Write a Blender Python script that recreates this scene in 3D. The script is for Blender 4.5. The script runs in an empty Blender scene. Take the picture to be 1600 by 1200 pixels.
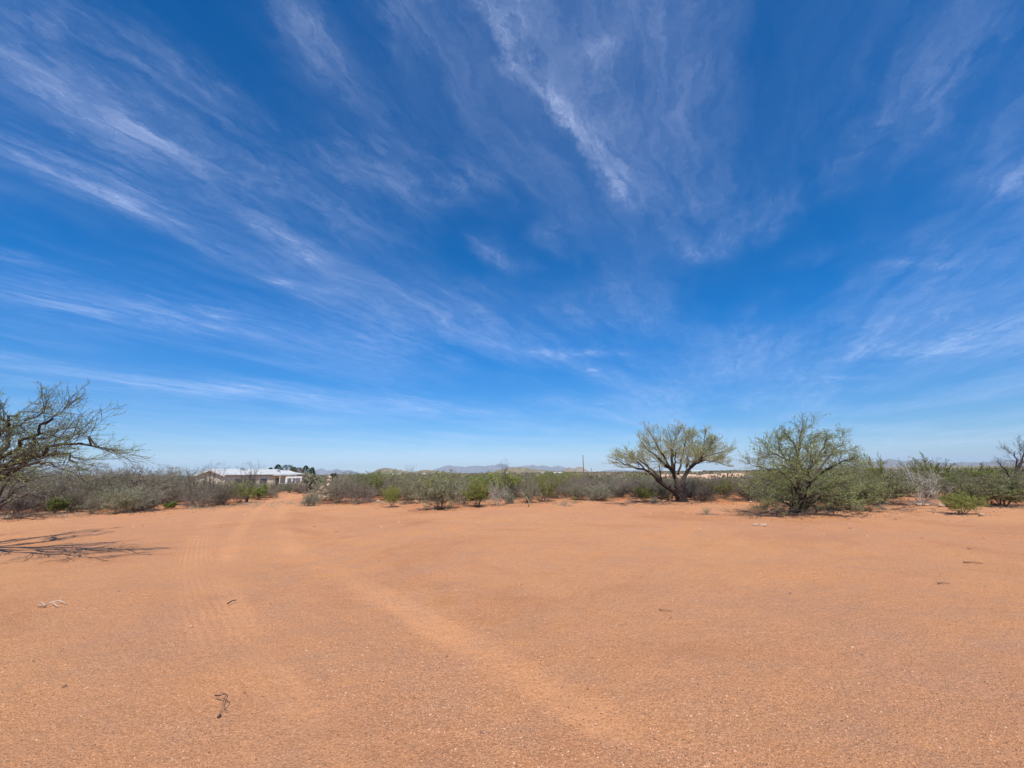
import bpy, math, random
import numpy as np
from mathutils import Vector, Matrix
R = math.radians
sc = bpy.context.scene
C = sc.collection

# ------------------------------------------------------------------ camera
CAM_H, PITCH, ROLL, F = 1.55, R(12.2), R(0.6), 640.0      # F in pixels of a 1600 wide picture
cd = bpy.data.cameras.new('camera')
cam = bpy.data.objects.new('camera', cd); C.objects.link(cam)
cd.sensor_width = 36; cd.lens = F/1600*36; cd.clip_start = 0.05; cd.clip_end = 40000
MC = Matrix.Rotation(math.pi/2+PITCH, 3, 'X') @ Matrix.Rotation(ROLL*-1, 3, 'Z')
cam.matrix_world = Matrix.Translation((0, 0, CAM_H)) @ MC.to_4x4()
sc.camera = cam

# ------------------------------------------------------------------ light
SUN_EL, SUN_AZ = R(56), R(172)      # azimuth clockwise from +Y (view direction)
sd = bpy.data.lights.new('sun', 'SUN'); sun = bpy.data.objects.new('sun', sd); C.objects.link(sun)
sd.energy = 4.0; sd.angle = R(0.55); sd.color = (1.0, 0.955, 0.89)
sv = Vector((math.sin(SUN_AZ)*math.cos(SUN_EL), math.cos(SUN_AZ)*math.cos(SUN_EL), math.sin(SUN_EL)))
sun.rotation_euler = sv.to_track_quat('Z', 'Y').to_euler(); sun.location = (0, -20, 40)

sc.view_settings.view_transform = 'Standard'; sc.view_settings.look = 'None'
sc.view_settings.exposure = 0.5; sc.view_settings.gamma = 1

def ray(px, py):
    return MC @ Vector(((px-800)/F, -(py-600)/F, -1))

# ------------------------------------------------------------------ world: clear sky and high cirrus
w = bpy.data.worlds.new('World'); sc.world = w; w.use_nodes = True
nt = w.node_tree; nt.nodes.clear()
def N(t, tree=None, **k):
    n = (tree or nt).nodes.new(t)
    for a, b in k.items(): setattr(n, a, b)
    return n
def link(a, b): nt.links.new(a, b)
sky = N('ShaderNodeTexSky', sky_type='NISHITA', sun_disc=False, sun_elevation=SUN_EL, sun_rotation=SUN_AZ,
        altitude=1300, air_density=1.0, dust_density=0.25, ozone_density=3.2)
hs = N('ShaderNodeHueSaturation'); hs.inputs['Saturation'].default_value = 1.34; hs.inputs['Value'].default_value = 1.0
tint = N('ShaderNodeMix', data_type='RGBA', blend_type='MULTIPLY'); tint.inputs[0].default_value = 1; tint.inputs[7].default_value = (.90, .99, 1.12, 1)
link(sky.outputs[0], tint.inputs[6]); link(tint.outputs[2], hs.inputs['Color'])
tc = N('ShaderNodeTexCoord')
sep = N('ShaderNodeSeparateXYZ'); link(tc.outputs['Generated'], sep.inputs[0])
def M(op, a, b=None, c=None, clamp=False):
    n = N('ShaderNodeMath', operation=op, use_clamp=clamp)
    for i, v in enumerate((a, b, c)):
        if v is None: continue
        if isinstance(v, (int, float)): n.inputs[i].default_value = v
        else: link(v, n.inputs[i])
    return n.outputs[0]
zc = M('MAXIMUM', sep.outputs['Z'], 0.012)
cx = N('ShaderNodeCombineXYZ')
link(M('DIVIDE', sep.outputs['X'], zc), cx.inputs[0]); link(M('DIVIDE', sep.outputs['Y'], zc), cx.inputs[1])
def plane(px, py):
    d = ray(px, py); z = max(d.normalized().z, .012)/d.normalized().z if d.z > 0 else 1
    return Vector((d.x/d.z, d.y/d.z))/z
AX = math.atan2(*(lambda v: (v.x, v.y))(ray(1150, 735)))        # azimuth the cirrus streaks run to
# layer coordinates turned so that x runs along the streaks
mp = N('ShaderNodeMapping', vector_type='TEXTURE'); link(cx.outputs[0], mp.inputs[0])
mp.inputs['Rotation'].default_value = (0, 0, math.pi/2-AX)
def noise(vec, scale, detail=6, rough=.6, dist=0.0, sxyz=(1, 1, 1), off=(0, 0, 0)):
    m = N('ShaderNodeMapping'); link(vec, m.inputs[0]); m.inputs['Scale'].default_value = sxyz; m.inputs['Location'].default_value = off
    n = N('ShaderNodeTexNoise'); link(m.outputs[0], n.inputs['Vector'])
    n.inputs['Scale'].default_value = scale; n.inputs['Detail'].default_value = detail
    n.inputs['Roughness'].default_value = rough; n.inputs['Distortion'].default_value = dist
    return n
def ramp(v, a, b):
    n = N('ShaderNodeMapRange', interpolation_type='SMOOTHSTEP'); link(v, n.inputs[0])
    n.inputs[1].default_value = a; n.inputs[2].default_value = b
    return n.outputs[0]
warp = noise(mp.outputs[0], 1.9, 7, .68, 0, (.8, 1.2, 1))
wv = N('ShaderNodeVectorMath', operation='SUBTRACT'); link(warp.outputs['Color'], wv.inputs[0]); wv.inputs[1].default_value = (.5, .5, .5)
wl = N('ShaderNodeVectorMath', operation='MULTIPLY'); link(wv.outputs[0], wl.inputs[0]); wl.inputs[1].default_value = (.5, .38, 0)
rotp = N('ShaderNodeVectorMath', operation='ADD'); link(mp.outputs[0], rotp.inputs[0]); link(wl.outputs[0], rotp.inputs[1])
wl2 = N('ShaderNodeVectorMath', operation='MULTIPLY'); link(wv.outputs[0], wl2.inputs[0]); wl2.inputs[1].default_value = (.42, .42, 0)
pw = N('ShaderNodeVectorMath', operation='ADD'); link(cx.outputs[0], pw.inputs[0]); link(wl2.outputs[0], pw.inputs[1])
fib = ramp(noise(rotp.outputs[0], 2.6, 9, .66, .25, (.34, 1.3, 1)).outputs['Fac'], .34, .74)
fib2 = ramp(noise(rotp.outputs[0], 6.0, 9, .72, .7, (.42, 1.2, 1), (3, 1, 0)).outputs['Fac'], .36, .74)
veil = ramp(noise(rotp.outputs[0], .75, 4, .55, .3, (.45, 1.0, 1), (5.3, 2.1, 0)).outputs['Fac'], .34, .72)
puff = ramp(noise(rotp.outputs[0], 4.0, 8, .62, .6, (.7, 1.0, 1), (9, 4, 0)).outputs['Fac'], .36, .72)
# cirrus patches: centre, far end of the long axis, a point on the side, weight
PATCH = [((230,220),(640,400),(300,110),.75), ((170,305),(385,400),(185,270),.85), ((465,378),(545,420),(455,345),.75),
 ((442,440),(480,436),(440,424),.9), ((590,290),(660,385),(650,220),.6), ((330,160),(430,205),(345,125),.45),
 ((715,300),(760,350),(770,260),.45), ((890,200),(1000,370),(911,192),.75), ((905,190),(990,330),(950,170),.3), ((620,20),(640,120),(680,20),.75),
 ((810,40),(860,120),(860,40),.7), ((935,85),(960,130),(975,70),.5), ((1390,170),(1310,320),(1450,170),.55),
 ((1490,100),(1390,290),(1560,100),.45), ((1560,295),(1470,325),(1560,260),.65), ((1180,360),(1120,420),(1230,370),.45),
 ((1080,400),(1010,380),(1080,370),.3), ((170,480),(420,510),(190,430),.6), ((335,495),(400,505),(330,475),.5),
 ((480,618),(920,652),(480,598),.55), ((910,552),(1010,557),(910,541),.9), ((925,579),(942,580),(925,572),.6),
 ((1460,545),(1260,580),(1470,505),.5), ((1300,588),(1400,592),(1300,580),.4), ((590,525),(680,548),(600,500),.55),
 ((520,460),(560,480),(530,440),.55), ((1500,690),(1180,700),(1500,664),.8), ((600,712),(150,712),(600,698),.8),
 ((880,380),(900,420),(910,370),.3), ((60,600),(250,610),(60,588),.45), ((1440,415),(1520,415),(1440,404),.4),
 ((480,60),(560,170),(530,40),.5), ((120,40),(330,150),(190,20),.4), ((20,400),(130,425),(30,385),.4),
 ((900,718),(1700,718),(900,700),1.0), ((500,722),(100,722),(500,708),.8), ((350,690),(900,690),(350,676),.35), ((1250,410),(1300,400),(1250,390),.25), ((780,400),(830,430),(800,380),.35)]
acc = None
for c_, e_, s_, wt in PATCH:
    c, e, s = plane(*c_), plane(*e_), plane(*s_)
    l = e-c; a = l.length; n_ = Vector((-l.y, l.x))/a
    b = max(abs((s-c).dot(n_)), a*.05)
    m = N('ShaderNodeMapping', vector_type='TEXTURE'); link(pw.outputs[0], m.inputs[0])
    m.inputs['Location'].default_value = (c.x, c.y, 0); m.inputs['Rotation'].default_value = (0, 0, math.atan2(l.y, l.x))
    m.inputs['Scale'].default_value = (a*1.25, b*1.35, 1)
    g = N('ShaderNodeTexGradient', gradient_type='QUADRATIC_SPHERE'); link(m.outputs[0], g.inputs[0])
    acc = M('MULTIPLY', g.outputs['Fac'], wt*1.5) if acc is None else M('MULTIPLY_ADD', g.outputs['Fac'], wt*1.5, acc)
fine = ramp(noise(rotp.outputs[0], 11.0, 9, .74, .9, (.5, 1.2, 1), (7, 3, 0)).outputs['Fac'], .36, .70)
tex = M('ADD', M('MULTIPLY', fib, M('MULTIPLY_ADD', fib2, .62, M('MULTIPLY_ADD', fine, .34, .16))), M('MULTIPLY_ADD', M('MULTIPLY', puff, fine), .42, .05))
hair = ramp(noise(rotp.outputs[0], 5.0, 8, .62, .1, (.07, 2.4, 1), (2, 8, 0)).outputs['Fac'], .40, .70)
acc = M('MINIMUM', acc, .95)
cl = M('ADD', M('MULTIPLY', acc, tex), M('MULTIPLY', veil, M('MULTIPLY_ADD', M('MULTIPLY', fib, fib2), .46, M('MULTIPLY_ADD', fine, .12, .12))))
cl = M('ADD', cl, M('MULTIPLY', M('MULTIPLY', veil, hair), .15))
cl = M('MULTIPLY', cl, ramp(sep.outputs['Z'], 0.0, .02))
cl = M('MINIMUM', M('MULTIPLY', cl, .55), .62)
mix = N('ShaderNodeMix', data_type='RGBA'); link(cl, mix.inputs[0])
low = N('ShaderNodeMapRange'); link(sep.outputs['Z'], low.inputs[0])
for k_, v_ in zip((1, 2, 3, 4), (0.0, .30, .66, 1.0)): low.inputs[k_].default_value = v_
lv = N('ShaderNodeVectorMath', operation='SCALE'); link(hs.outputs[0], lv.inputs[0]); link(low.outputs[0], lv.inputs['Scale'])
link(lv.outputs[0], mix.inputs[6]); mix.inputs[7].default_value = (5.9, 6.7, 9.0, 1)
CLOUD_MIX = mix
bg = N('ShaderNodeBackground'); link(mix.outputs[2], bg.inputs[0]); bg.inputs[1].default_value = 0.10
wo = N('ShaderNodeOutputWorld'); link(bg.outputs[0], wo.inputs[0])

# ------------------------------------------------------------------ helpers
rng = np.random.default_rng(7); rnd = random.Random(11)
def sstep(a, b, x):
    t = np.clip((x-a)/(b-a), 0, 1); return t*t*(3-2*t)
class VN:                                   # cheap value noise on a lattice
    def __init__(s, seed): s.g = np.random.default_rng(seed).random((256, 256))
    def __call__(s, x, y):
        xi = np.floor(x).astype(int); yi = np.floor(y).astype(int)
        fx = x-xi; fy = y-yi; fx = fx*fx*(3-2*fx); fy = fy*fy*(3-2*fy)
        g = s.g; a = g[xi & 255, yi & 255]; b = g[(xi+1) & 255, yi & 255]; c = g[xi & 255, (yi+1) & 255]; d = g[(xi+1) & 255, (yi+1) & 255]
        return (a*(1-fx)+b*fx)*(1-fy)+(c*(1-fx)+d*fx)*fy-.5
vn = VN(3)
def fbm(x, y, o=4):
    r = 0
    for i in range(o): r = r+vn(x*2**i+17.3*i, y*2**i+5.1*i)/2**i
    return r
def height(x, y):
    x = np.asarray(x, float); y = np.asarray(y, float); r = np.hypot(x, y)
    z = -1.1*sstep(36, 78, r)+1.3*sstep(120, 420, r)
    z = z+.09*fbm(x/4.1, y/4.1, 3)*sstep(1, 10, r)+.022*fbm(x/.55+9, y/.55, 3)+.5*fbm(x/60+4, y/60, 2)*sstep(60, 250, r)
    return z
def _edge_table():
    L = [(-400, 812), (-60, 812), (0, 803), (100, 800), (200, 800), (280, 793), (350, 789), (425, 778), (436, 768), (488, 768), (495, 785), (560, 785), (640, 789), (720, 788), (800, 784), (900, 780), (1000, 780), (1100, 781), (1200, 787), (1340, 790), (1420, 786), (1500, 785), (1600, 787), (1900, 790)]
    T = []
    for px, py in L:
        d = ray(px, py); t = CAM_H/-d.z; T.append((math.atan2(d.x, d.y), math.hypot(d.x, d.y)*t))
    return np.array(T)
EDGE_T = _edge_table()
def edge_off(x, y):
    return np.hypot(x, y)-np.interp(np.arctan2(x, y), EDGE_T[:, 0], EDGE_T[:, 1])
_h0 = height
def height(x, y):
    x = np.asarray(x, float); y = np.asarray(y, float); z = _h0(x, y); e = edge_off(x, y)
    f = (y > 0)*np.clip(.6+1.5*fbm(x/1.7+3, y/1.7, 3), 0, 1.6)
    return z+f*(.10*np.exp(-((e-.1)/.9)**2)+.05*sstep(0, 2, e)*(1-sstep(8, 14, e)))
def hz(x, y): return float(height(x, y))
def ground_at(px, py):
    d = ray(px, py); t = CAM_H/max(-d.z, 1e-4); x, y = d.x*t, d.y*t
    for _ in range(4):
        t = (CAM_H-hz(x, y))/max(-d.z, 1e-4); x, y = d.x*t, d.y*t
    return Vector((x, y, hz(x, y)))
def P(px, py, Y):                            # the point at forward distance Y seen there
    d = ray(px, py); t = Y/d.y; return Vector((d.x*t, Y, CAM_H+d.z*t))

def mesh_obj(name, V, Fc, mats, parent=None, smooth=False, attrs=None, tri=None):
    """V (n,3); Fc (m,k) array of one size, or a list of such arrays"""
    if not isinstance(Fc, list): Fc = [Fc]
    Fc = [f for f in Fc if len(f)]
    me = bpy.data.meshes.new(name)
    V = np.asarray(V, np.float32)
    me.vertices.add(len(V)); me.vertices.foreach_set('co', V.ravel())
    loops = np.concatenate([f.ravel() for f in Fc]).astype(np.int32)
    sizes = np.concatenate([np.full(len(f), f.shape[1]) for f in Fc]).astype(np.int32)
    starts = np.concatenate([[0], np.cumsum(sizes)[:-1]]).astype(np.int32)
    me.loops.add(len(loops)); me.loops.foreach_set('vertex_index', loops)
    me.polygons.add(len(sizes)); me.polygons.foreach_set('loop_start', starts)
    try: me.polygons.foreach_set('loop_total', sizes)
    except Exception: pass
    me.polygons.foreach_set('use_smooth', np.full(len(sizes), smooth, bool))
    me.update(calc_edges=True)
    for k, v in (attrs or {}).items():
        v = np.asarray(v, np.float32)
        a = me.attributes.new(k, 'FLOAT', 'POINT'); a.data.foreach_set('value', v)
    for m in (mats if isinstance(mats, list) else [mats]): me.materials.append(m)
    o = bpy.data.objects.new(name, me); C.objects.link(o)
    if parent: o.parent = parent
    return o
def tag(o, label=None, cat=None, group=None, kind=None):
    if label: o['label'] = label
    if cat: o['category'] = cat
    if group: o['group'] = group
    if kind: o['kind'] = kind
    return o
def thing(name, label, cat, loc=(0, 0, 0), rz=0, group=None, scale=1):
    o = bpy.data.objects.new(name, None); C.objects.link(o); o.empty_display_size = .2
    o.location = loc; o.rotation_euler = (0, 0, rz); o.scale = (scale,)*3 if isinstance(scale, (int, float)) else scale
    return tag(o, label, cat, group)
def dup(root, loc, rz, label, cat, group=None, scale=1, name=None):
    r = root.copy(); C.objects.link(r); r.location = loc; r.rotation_euler = (0, 0, rz)
    r.scale = (scale,)*3 if isinstance(scale, (int, float)) else scale
    r['label'] = label; r['category'] = cat
    if group: r['group'] = group
    elif 'group' in r: del r['group']
    for ch in list(root.children):
        c = ch.copy(); C.objects.link(c); c.parent = r
        for g in ch.children:
            d = g.copy(); C.objects.link(d); d.parent = c
    return r

# simple shape collector
class MB:
    def __init__(s): s.v = []; s.f = {}; s.n = 0
    def add(s, V, Fs):
        V = np.asarray(V, float); s.v.append(V)
        for f in Fs: s.f.setdefault(len(f), []).append([i+s.n for i in f])
        s.n += len(V)
    def box(s, c, d, rz=0, top=1.0):
        x, y, z = d[0]/2, d[1]/2, d[2]/2
        V = np.array([[-x,-y,-z],[x,-y,-z],[x,y,-z],[-x,y,-z],[-x*top,-y*top,z],[x*top,-y*top,z],[x*top,y*top,z],[-x*top,y*top,z]])
        k, q = math.cos(rz), math.sin(rz); V = V@np.array([[k,q,0],[-q,k,0],[0,0,1]])+np.array(c)
        s.add(V, [(0,3,2,1),(4,5,6,7),(0,1,5,4),(1,2,6,5),(2,3,7,6),(3,0,4,7)])
    def poly(s, pts, th):                      # convex outline in 3D, thickened along th
        n = len(pts); A = np.array([list(p) for p in pts]); B = A+np.array(th)
        s.add(np.vstack([A, B]), [tuple(range(n))[::-1], tuple(range(n, 2*n))]+[(i, (i+1) % n, (i+1) % n+n, i+n) for i in range(n)])
    def tube(s, pts, rad, n=5):
        V, Fq = tube(np.array([list(p) for p in pts]), np.array(rad), n)
        s.add(V, [tuple(q) for q in Fq]+[tuple(range(n))[::-1], tuple(range(len(V)-n, len(V)))])
    def build(s, name, m, parent=None, smooth=False):
        return mesh_obj(name, np.vstack(s.v), [np.array(x) for x in s.f.values()], m, parent, smooth)
def tube(pts, rad, n):
    k = len(pts); T = np.gradient(pts, axis=0); T /= np.linalg.norm(T, axis=1)[:, None]+1e-9
    up = np.where(np.abs(T[:, 2:3]) < .9, np.array([[0, 0, 1.]]), np.array([[1., 0, 0]]))
    a0 = np.array([.37, .81, .45])
    A = np.cross(T, np.where(np.abs(T@a0)[:, None] < .92, a0[None], up)); A /= np.linalg.norm(A, axis=1)[:, None]+1e-9
    B = np.cross(T, A)
    th = np.arange(n)*2*math.pi/n
    V = pts[:, None]+rad[:, None, None]*(A[:, None]*np.cos(th)[None, :, None]+B[:, None]*np.sin(th)[None, :, None])
    i = np.arange(k-1)[:, None]*n; j = np.arange(n)[None]; j2 = (j+1) % n
    Fq = np.stack([i+j, i+j2, i+n+j2, i+n+j], -1).reshape(-1, 4)
    return V.reshape(-1, 3), Fq

# ------------------------------------------------------------------ materials
def newmat(name):
    m = bpy.data.materials.new(name); m.use_nodes = True; t = m.node_tree
    b = t.nodes['Principled BSDF']; return m, t, b
def simple(name, col, rough=.8, var=.25, scale=4, bump=.0, metal=0, randobj=0.0, coord='Object', spec=.3, col2=None):
    m, t, b = newmat(name)
    b.inputs['Roughness'].default_value = rough; b.inputs['Metallic'].default_value = metal; b.inputs['Specular IOR Level'].default_value = spec
    tcn = t.nodes.new('ShaderNodeTexCoord'); n = t.nodes.new('ShaderNodeTexNoise'); n.inputs['Scale'].default_value = scale; n.inputs['Detail'].default_value = 5
    t.links.new(tcn.outputs[coord], n.inputs['Vector'])
    r = t.nodes.new('ShaderNodeMapRange'); t.links.new(n.outputs['Fac'], r.inputs[0])
    r.inputs[1].default_value = .3; r.inputs[2].default_value = .7; r.inputs[3].default_value = 1-var; r.inputs[4].default_value = 1+var
    v = r.outputs[0]
    if randobj:
        oi = t.nodes.new('ShaderNodeObjectInfo'); rr = t.nodes.new('ShaderNodeMapRange'); t.links.new(oi.outputs['Random'], rr.inputs[0])
        rr.inputs[3].default_value = 1-randobj; rr.inputs[4].default_value = 1+randobj
        mm = t.nodes.new('ShaderNodeMath'); mm.operation = 'MULTIPLY'; t.links.new(v, mm.inputs[0]); t.links.new(rr.outputs[0], mm.inputs[1]); v = mm.outputs[0]
    vm = t.nodes.new('ShaderNodeVectorMath'); vm.operation = 'SCALE'; vm.inputs[0].default_value = col; t.links.new(v, vm.inputs['Scale'])
    if col2:
        o2 = t.nodes.new('ShaderNodeObjectInfo'); fr = t.nodes.new('ShaderNodeMath'); fr.operation = 'MULTIPLY'; fr.inputs[1].default_value = 7.31; t.links.new(o2.outputs['Random'], fr.inputs[0])
        f2 = t.nodes.new('ShaderNodeMath'); f2.operation = 'FRACT'; t.links.new(fr.outputs[0], f2.inputs[0])
        mc = t.nodes.new('ShaderNodeMix'); mc.data_type = 'RGBA'; mc.inputs[6].default_value = (*col, 1); mc.inputs[7].default_value = (*col2, 1); t.links.new(f2.outputs[0], mc.inputs[0]); t.links.new(mc.outputs[2], vm.inputs[0])
    t.links.new(vm.outputs[0], b.inputs['Base Color'])
    if bump:
        bn = t.nodes.new('ShaderNodeBump'); bn.inputs['Distance'].default_value = bump; t.links.new(n.outputs['Fac'], bn.inputs['Height']); t.links.new(bn.outputs[0], b.inputs['Normal'])
    return m
def leafmat(name, c1, c2, trans=.25, randobj=.2):
    m, t, b = newmat(name); L = t.links
    tcn = t.nodes.new('ShaderNodeTexCoord'); n = t.nodes.new('ShaderNodeTexNoise'); n.inputs['Scale'].default_value = 3.5; n.inputs['Detail'].default_value = 6; n.inputs['Roughness'].default_value = .75
    L.new(tcn.outputs['Object'], n.inputs['Vector'])
    r = t.nodes.new('ShaderNodeMapRange'); L.new(n.outputs['Fac'], r.inputs[0]); r.inputs[1].default_value = .35; r.inputs[2].default_value = .65
    mx = t.nodes.new('ShaderNodeMix'); mx.data_type = 'RGBA'; L.new(r.outputs[0], mx.inputs[0]); mx.inputs[6].default_value = (*c1, 1); mx.inputs[7].default_value = (*c2, 1)
    oi = t.nodes.new('ShaderNodeObjectInfo'); rr = t.nodes.new('ShaderNodeMapRange'); L.new(oi.outputs['Random'], rr.inputs[0]); rr.inputs[3].default_value = 1-randobj; rr.inputs[4].default_value = 1+randobj
    vm = t.nodes.new('ShaderNodeVectorMath'); vm.operation = 'SCALE'; L.new(mx.outputs[2], vm.inputs[0]); L.new(rr.outputs[0], vm.inputs['Scale'])
    b.inputs['Roughness'].default_value = .6; b.inputs['Specular IOR Level'].default_value = .3; L.new(vm.outputs[0], b.inputs['Base Color'])
    tr = t.nodes.new('ShaderNodeBsdfTranslucent'); L.new(vm.outputs[0], tr.inputs[0])
    ms = t.nodes.new('ShaderNodeMixShader'); ms.inputs[0].default_value = trans; L.new(b.outputs[0], ms.inputs[1]); L.new(tr.outputs[0], ms.inputs[2])
    L.new(ms.outputs[0], t.nodes['Material Output'].inputs[0]); return m
MT = dict(
 bark=simple('dark mesquite bark', (.050, .037, .030), .95, .45, 14, .02),
 limb=simple('greyish mesquite limb', (.095, .075, .062), .95, .35, 9, .01),
 twig=simple('pale olive twig', (.27, .255, .15), .9, .3, 3, randobj=.1),
 twig_dark=simple('brown twig', (.105, .082, .066), .9, .3, 3, randobj=.1),
 stem_grey=simple('grey shrub stem', (.25, .21, .175), .9, .3, 3, randobj=.3, col2=(.20, .185, .115)),
 stem_mauve=simple('mauve grey shrub twig', (.175, .128, .115), .9, .3, 3, randobj=.3, col2=(.21, .175, .12)),
 stem_pale=simple('bleached stem', (.42, .38, .33), .9, .3, 3, randobj=.1),
 stem_brown=simple('brown creosote stem', (.19, .15, .12), .9, .3, 4, randobj=.15),
 straw=simple('dry straw twig', (.42, .33, .21), .9, .25, 3, randobj=.1),
 leaf_mesq=leafmat('pale mesquite leaf', (.36, .38, .14), (.47, .47, .22), .3, .05),
 leaf_tree=leafmat('soft green mesquite leaf', (.23, .33, .07), (.36, .45, .14), .3, .05),
 leaf_olive=leafmat('olive leaf', (.20, .20, .10), (.31, .30, .17)),
 leaf_green=leafmat('yellow green creosote leaf', (.20, .23, .045), (.32, .33, .08)),
 leaf_bright=leafmat('bright green leaf', (.17, .22, .045), (.27, .32, .08)),
 leaf_mass=leafmat('mesquite thicket leaf', (.22, .235, .08), (.33, .34, .15)),
 leaf_grey=leafmat('grey green leaf', (.25, .25, .16), (.34, .34, .23)),
 leaf_dark=leafmat('dark evergreen needle', (.035, .06, .022), (.06, .085, .03), .1),
 leaf_rust=leafmat('rusty brown foliage', (.15, .10, .06), (.20, .13, .08), .1),
)

# ------------------------------------------------------------------ ground sheet
TR = []          # wheel tracks: polylines on the ground, half width
def gpts(l): return [ground_at(*p) for p in l]
TRK = [(gpts([(430,772),(395,782),(350,800),(318,830),(306,870),(318,930),(355,1010),(400,1090),(460,1200)]), .27),
       (gpts([(455,773),(440,800),(450,845),(540,900),(640,955),(760,1025),(860,1080),(960,1130)]), .20),
       (gpts([(436,772),(410,790),(385,815),(362,850),(352,900),(372,970),(420,1050),(500,1160)]), .16)]
def polydist(x, y, pl):
    best = np.full(x.shape, 1e9); side = np.zeros(x.shape)
    for a, b in zip(pl[:-1], pl[1:]):
        dx, dy = b.x-a.x, b.y-a.y; L2 = dx*dx+dy*dy
        t = np.clip(((x-a.x)*dx+(y-a.y)*dy)/L2, 0, 1); qx = x-a.x-t*dx; qy = y-a.y-t*dy
        d = np.hypot(qx, qy); s = (qx*dy-qy*dx)/math.sqrt(L2)
        m = d < best; best = np.where(m, d, best); side = np.where(m, np.where(abs(s) > 1e-9, np.sign(s)*d, 0), side)
    return best, side
def catmull(pl, k=8):
    out = []; n = len(pl)
    for i in range(n-1):
        p0, p1, p2, p3 = pl[max(i-1, 0)], pl[i], pl[i+1], pl[min(i+2, n-1)]
        for j in range(k):
            t = j/k; out.append(.5*((2*p1)+(p2-p0)*t+(2*p0-5*p1+4*p2-p3)*t*t+(3*p1-p0-3*p2+p3)*t**3))
    out.append(pl[-1]); return out
TRK = [(catmull(a), b) for a, b in TRK]
th = np.concatenate([np.radians(np.linspace(-72, 72, 900)), np.radians(np.linspace(72, 288, 130)[1:-1])])
rr = np.concatenate([np.linspace(.0, 1.6, 14)[1:], 1/np.linspace(1/1.65, 1/60., 420), np.geomspace(61.5, 12000, 90)])
TH, RR = np.meshgrid(th, rr); X = (RR*np.sin(TH)).ravel(); Y = (RR*np.cos(TH)).ravel()
Z = height(X, Y)
tm = np.zeros(len(X)); trk = np.zeros(len(X)); tread = np.zeros(len(X))
near = np.hypot(X, Y) < 60
for i, (pl, hw) in enumerate(TRK):
    d, s = polydist(X[near], Y[near], pl)
    m = 1-sstep(hw*.5, hw*1.6, d+.3*hw*fbm(X[near]/.5, Y[near]/.5, 3)); m = m*np.clip(.55+1.1*fbm(X[near]/1.3+7, Y[near]/1.3, 3), .1, 1)
    v = trk[near]; trk[near] = np.maximum(v, m*(.55 if i == 0 else .9)); Z[near] -= .008*m
    if i == 0: tread[near] = s; tm[near] = m
nth = len(th); i = np.arange(len(rr)-1)[:, None]*nth; j = np.arange(nth)[None]; j2 = (j+1) % nth
Fq = np.stack([i+j, i+nth+j, i+nth+j2, i+j2], -1).reshape(-1, 4)
c0 = len(X); V = np.column_stack([X, Y, Z]); V = np.vstack([V, [[0, 0, hz(0, 0)]]])
Ft = np.stack([np.full(nth, c0), np.arange(nth), (np.arange(nth)+1) % nth], -1)
gm, gt, gb = newmat('red sandy desert soil')
GL = gt.links
def gn(t, **k):
    n = gt.nodes.new(t)
    for a, b in k.items(): setattr(n, a, b)
    return n
gtc = gn('ShaderNodeTexCoord')
def gnoise(s, det=4, rough=.6, dist=0):
    n = gn('ShaderNodeTexNoise'); n.inputs['Scale'].default_value = s; n.inputs['Detail'].default_value = det; n.inputs['Roughness'].default_value = rough; n.inputs['Distortion'].default_value = dist
    GL.new(gtc.outputs['Object'], n.inputs['Vector']); return n.outputs['Fac']
def gmr(v, a, b, c=0., d=1.):
    n = gn('ShaderNodeMapRange'); GL.new(v, n.inputs[0])
    for k, q in zip((1, 2, 3, 4), (a, b, c, d)): n.inputs[k].default_value = q
    return n.outputs[0]
def gmath(op, a, b):
    n = gn('ShaderNodeMath', operation=op)
    for k, v in enumerate((a, b)):
        if isinstance(v, (int, float)): n.inputs[k].default_value = v
        else: GL.new(v, n.inputs[k])
    return n.outputs[0]
def gmix(f, a, b, mode='MIX'):
    n = gn('ShaderNodeMix', data_type='RGBA', blend_type=mode)
    if isinstance(f, (int, float)): n.inputs[0].default_value = f
    else: GL.new(f, n.inputs[0])
    for k, v in ((6, a), (7, b)):
        if isinstance(v, tuple): n.inputs[k].default_value = (*v, 1)
        else: GL.new(v, n.inputs[k])
    return n.outputs[2]
A_t = gn('ShaderNodeAttribute', attribute_name='track').outputs['Fac']; A_s = gn('ShaderNodeAttribute', attribute_name='tread').outputs['Fac']; A_f = gn('ShaderNodeAttribute', attribute_name='far').outputs['Fac']
base = gmix(gmr(gnoise(.33, 5, .65, .4), .38, .62), (.525, .252, .128), (.575, .268, .118))
base = gmix(gmr(gnoise(1.6, 5, .7, .5), .45, .72), base, (.480, .248, .140))
base = gmix(gmr(gnoise(.12, 4, .6), .48, .66), base, (.570, .282, .130))
base = gmix(gmr(gnoise(.22, 6, .75, .8), .50, .64, 0, .6), base, (.43, .185, .082))
base = gmix(gmr(gnoise(.55, 6, .8, 1.2), .54, .66, 0, .5), base, (.47, .245, .140))
base = gmix(gmath('MULTIPLY', gn('ShaderNodeAttribute', attribute_name='redsoil').outputs['Fac'], gmr(gnoise(1.1, 5, .7), .35, .6, .25, .9)), base, (.50, .185, .075))
grain = gnoise(150, 3, .75); grain2 = gnoise(48, 4, .8)
base = gmix(gmr(A_t, 0, 1, 0, .40), base, (.63, .305, .140))
base = gmix(1.0, base, gmix(gmr(grain2, .3, .72), (.66, .64, .62), (1.30, 1.30, 1.28)), 'MULTIPLY')
base = gmix(gmr(A_t, 0, 1, 1.0, .45), base, gmix(1.0, base, gmix(gmr(grain, .32, .68), (.55, .53, .52), (1.44, 1.45, 1.44)), 'MULTIPLY'))
vor = gn('ShaderNodeTexVoronoi', feature='F1'); vor.inputs['Scale'].default_value = 62; GL.new(gtc.outputs['Object'], vor.inputs['Vector'])
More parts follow.
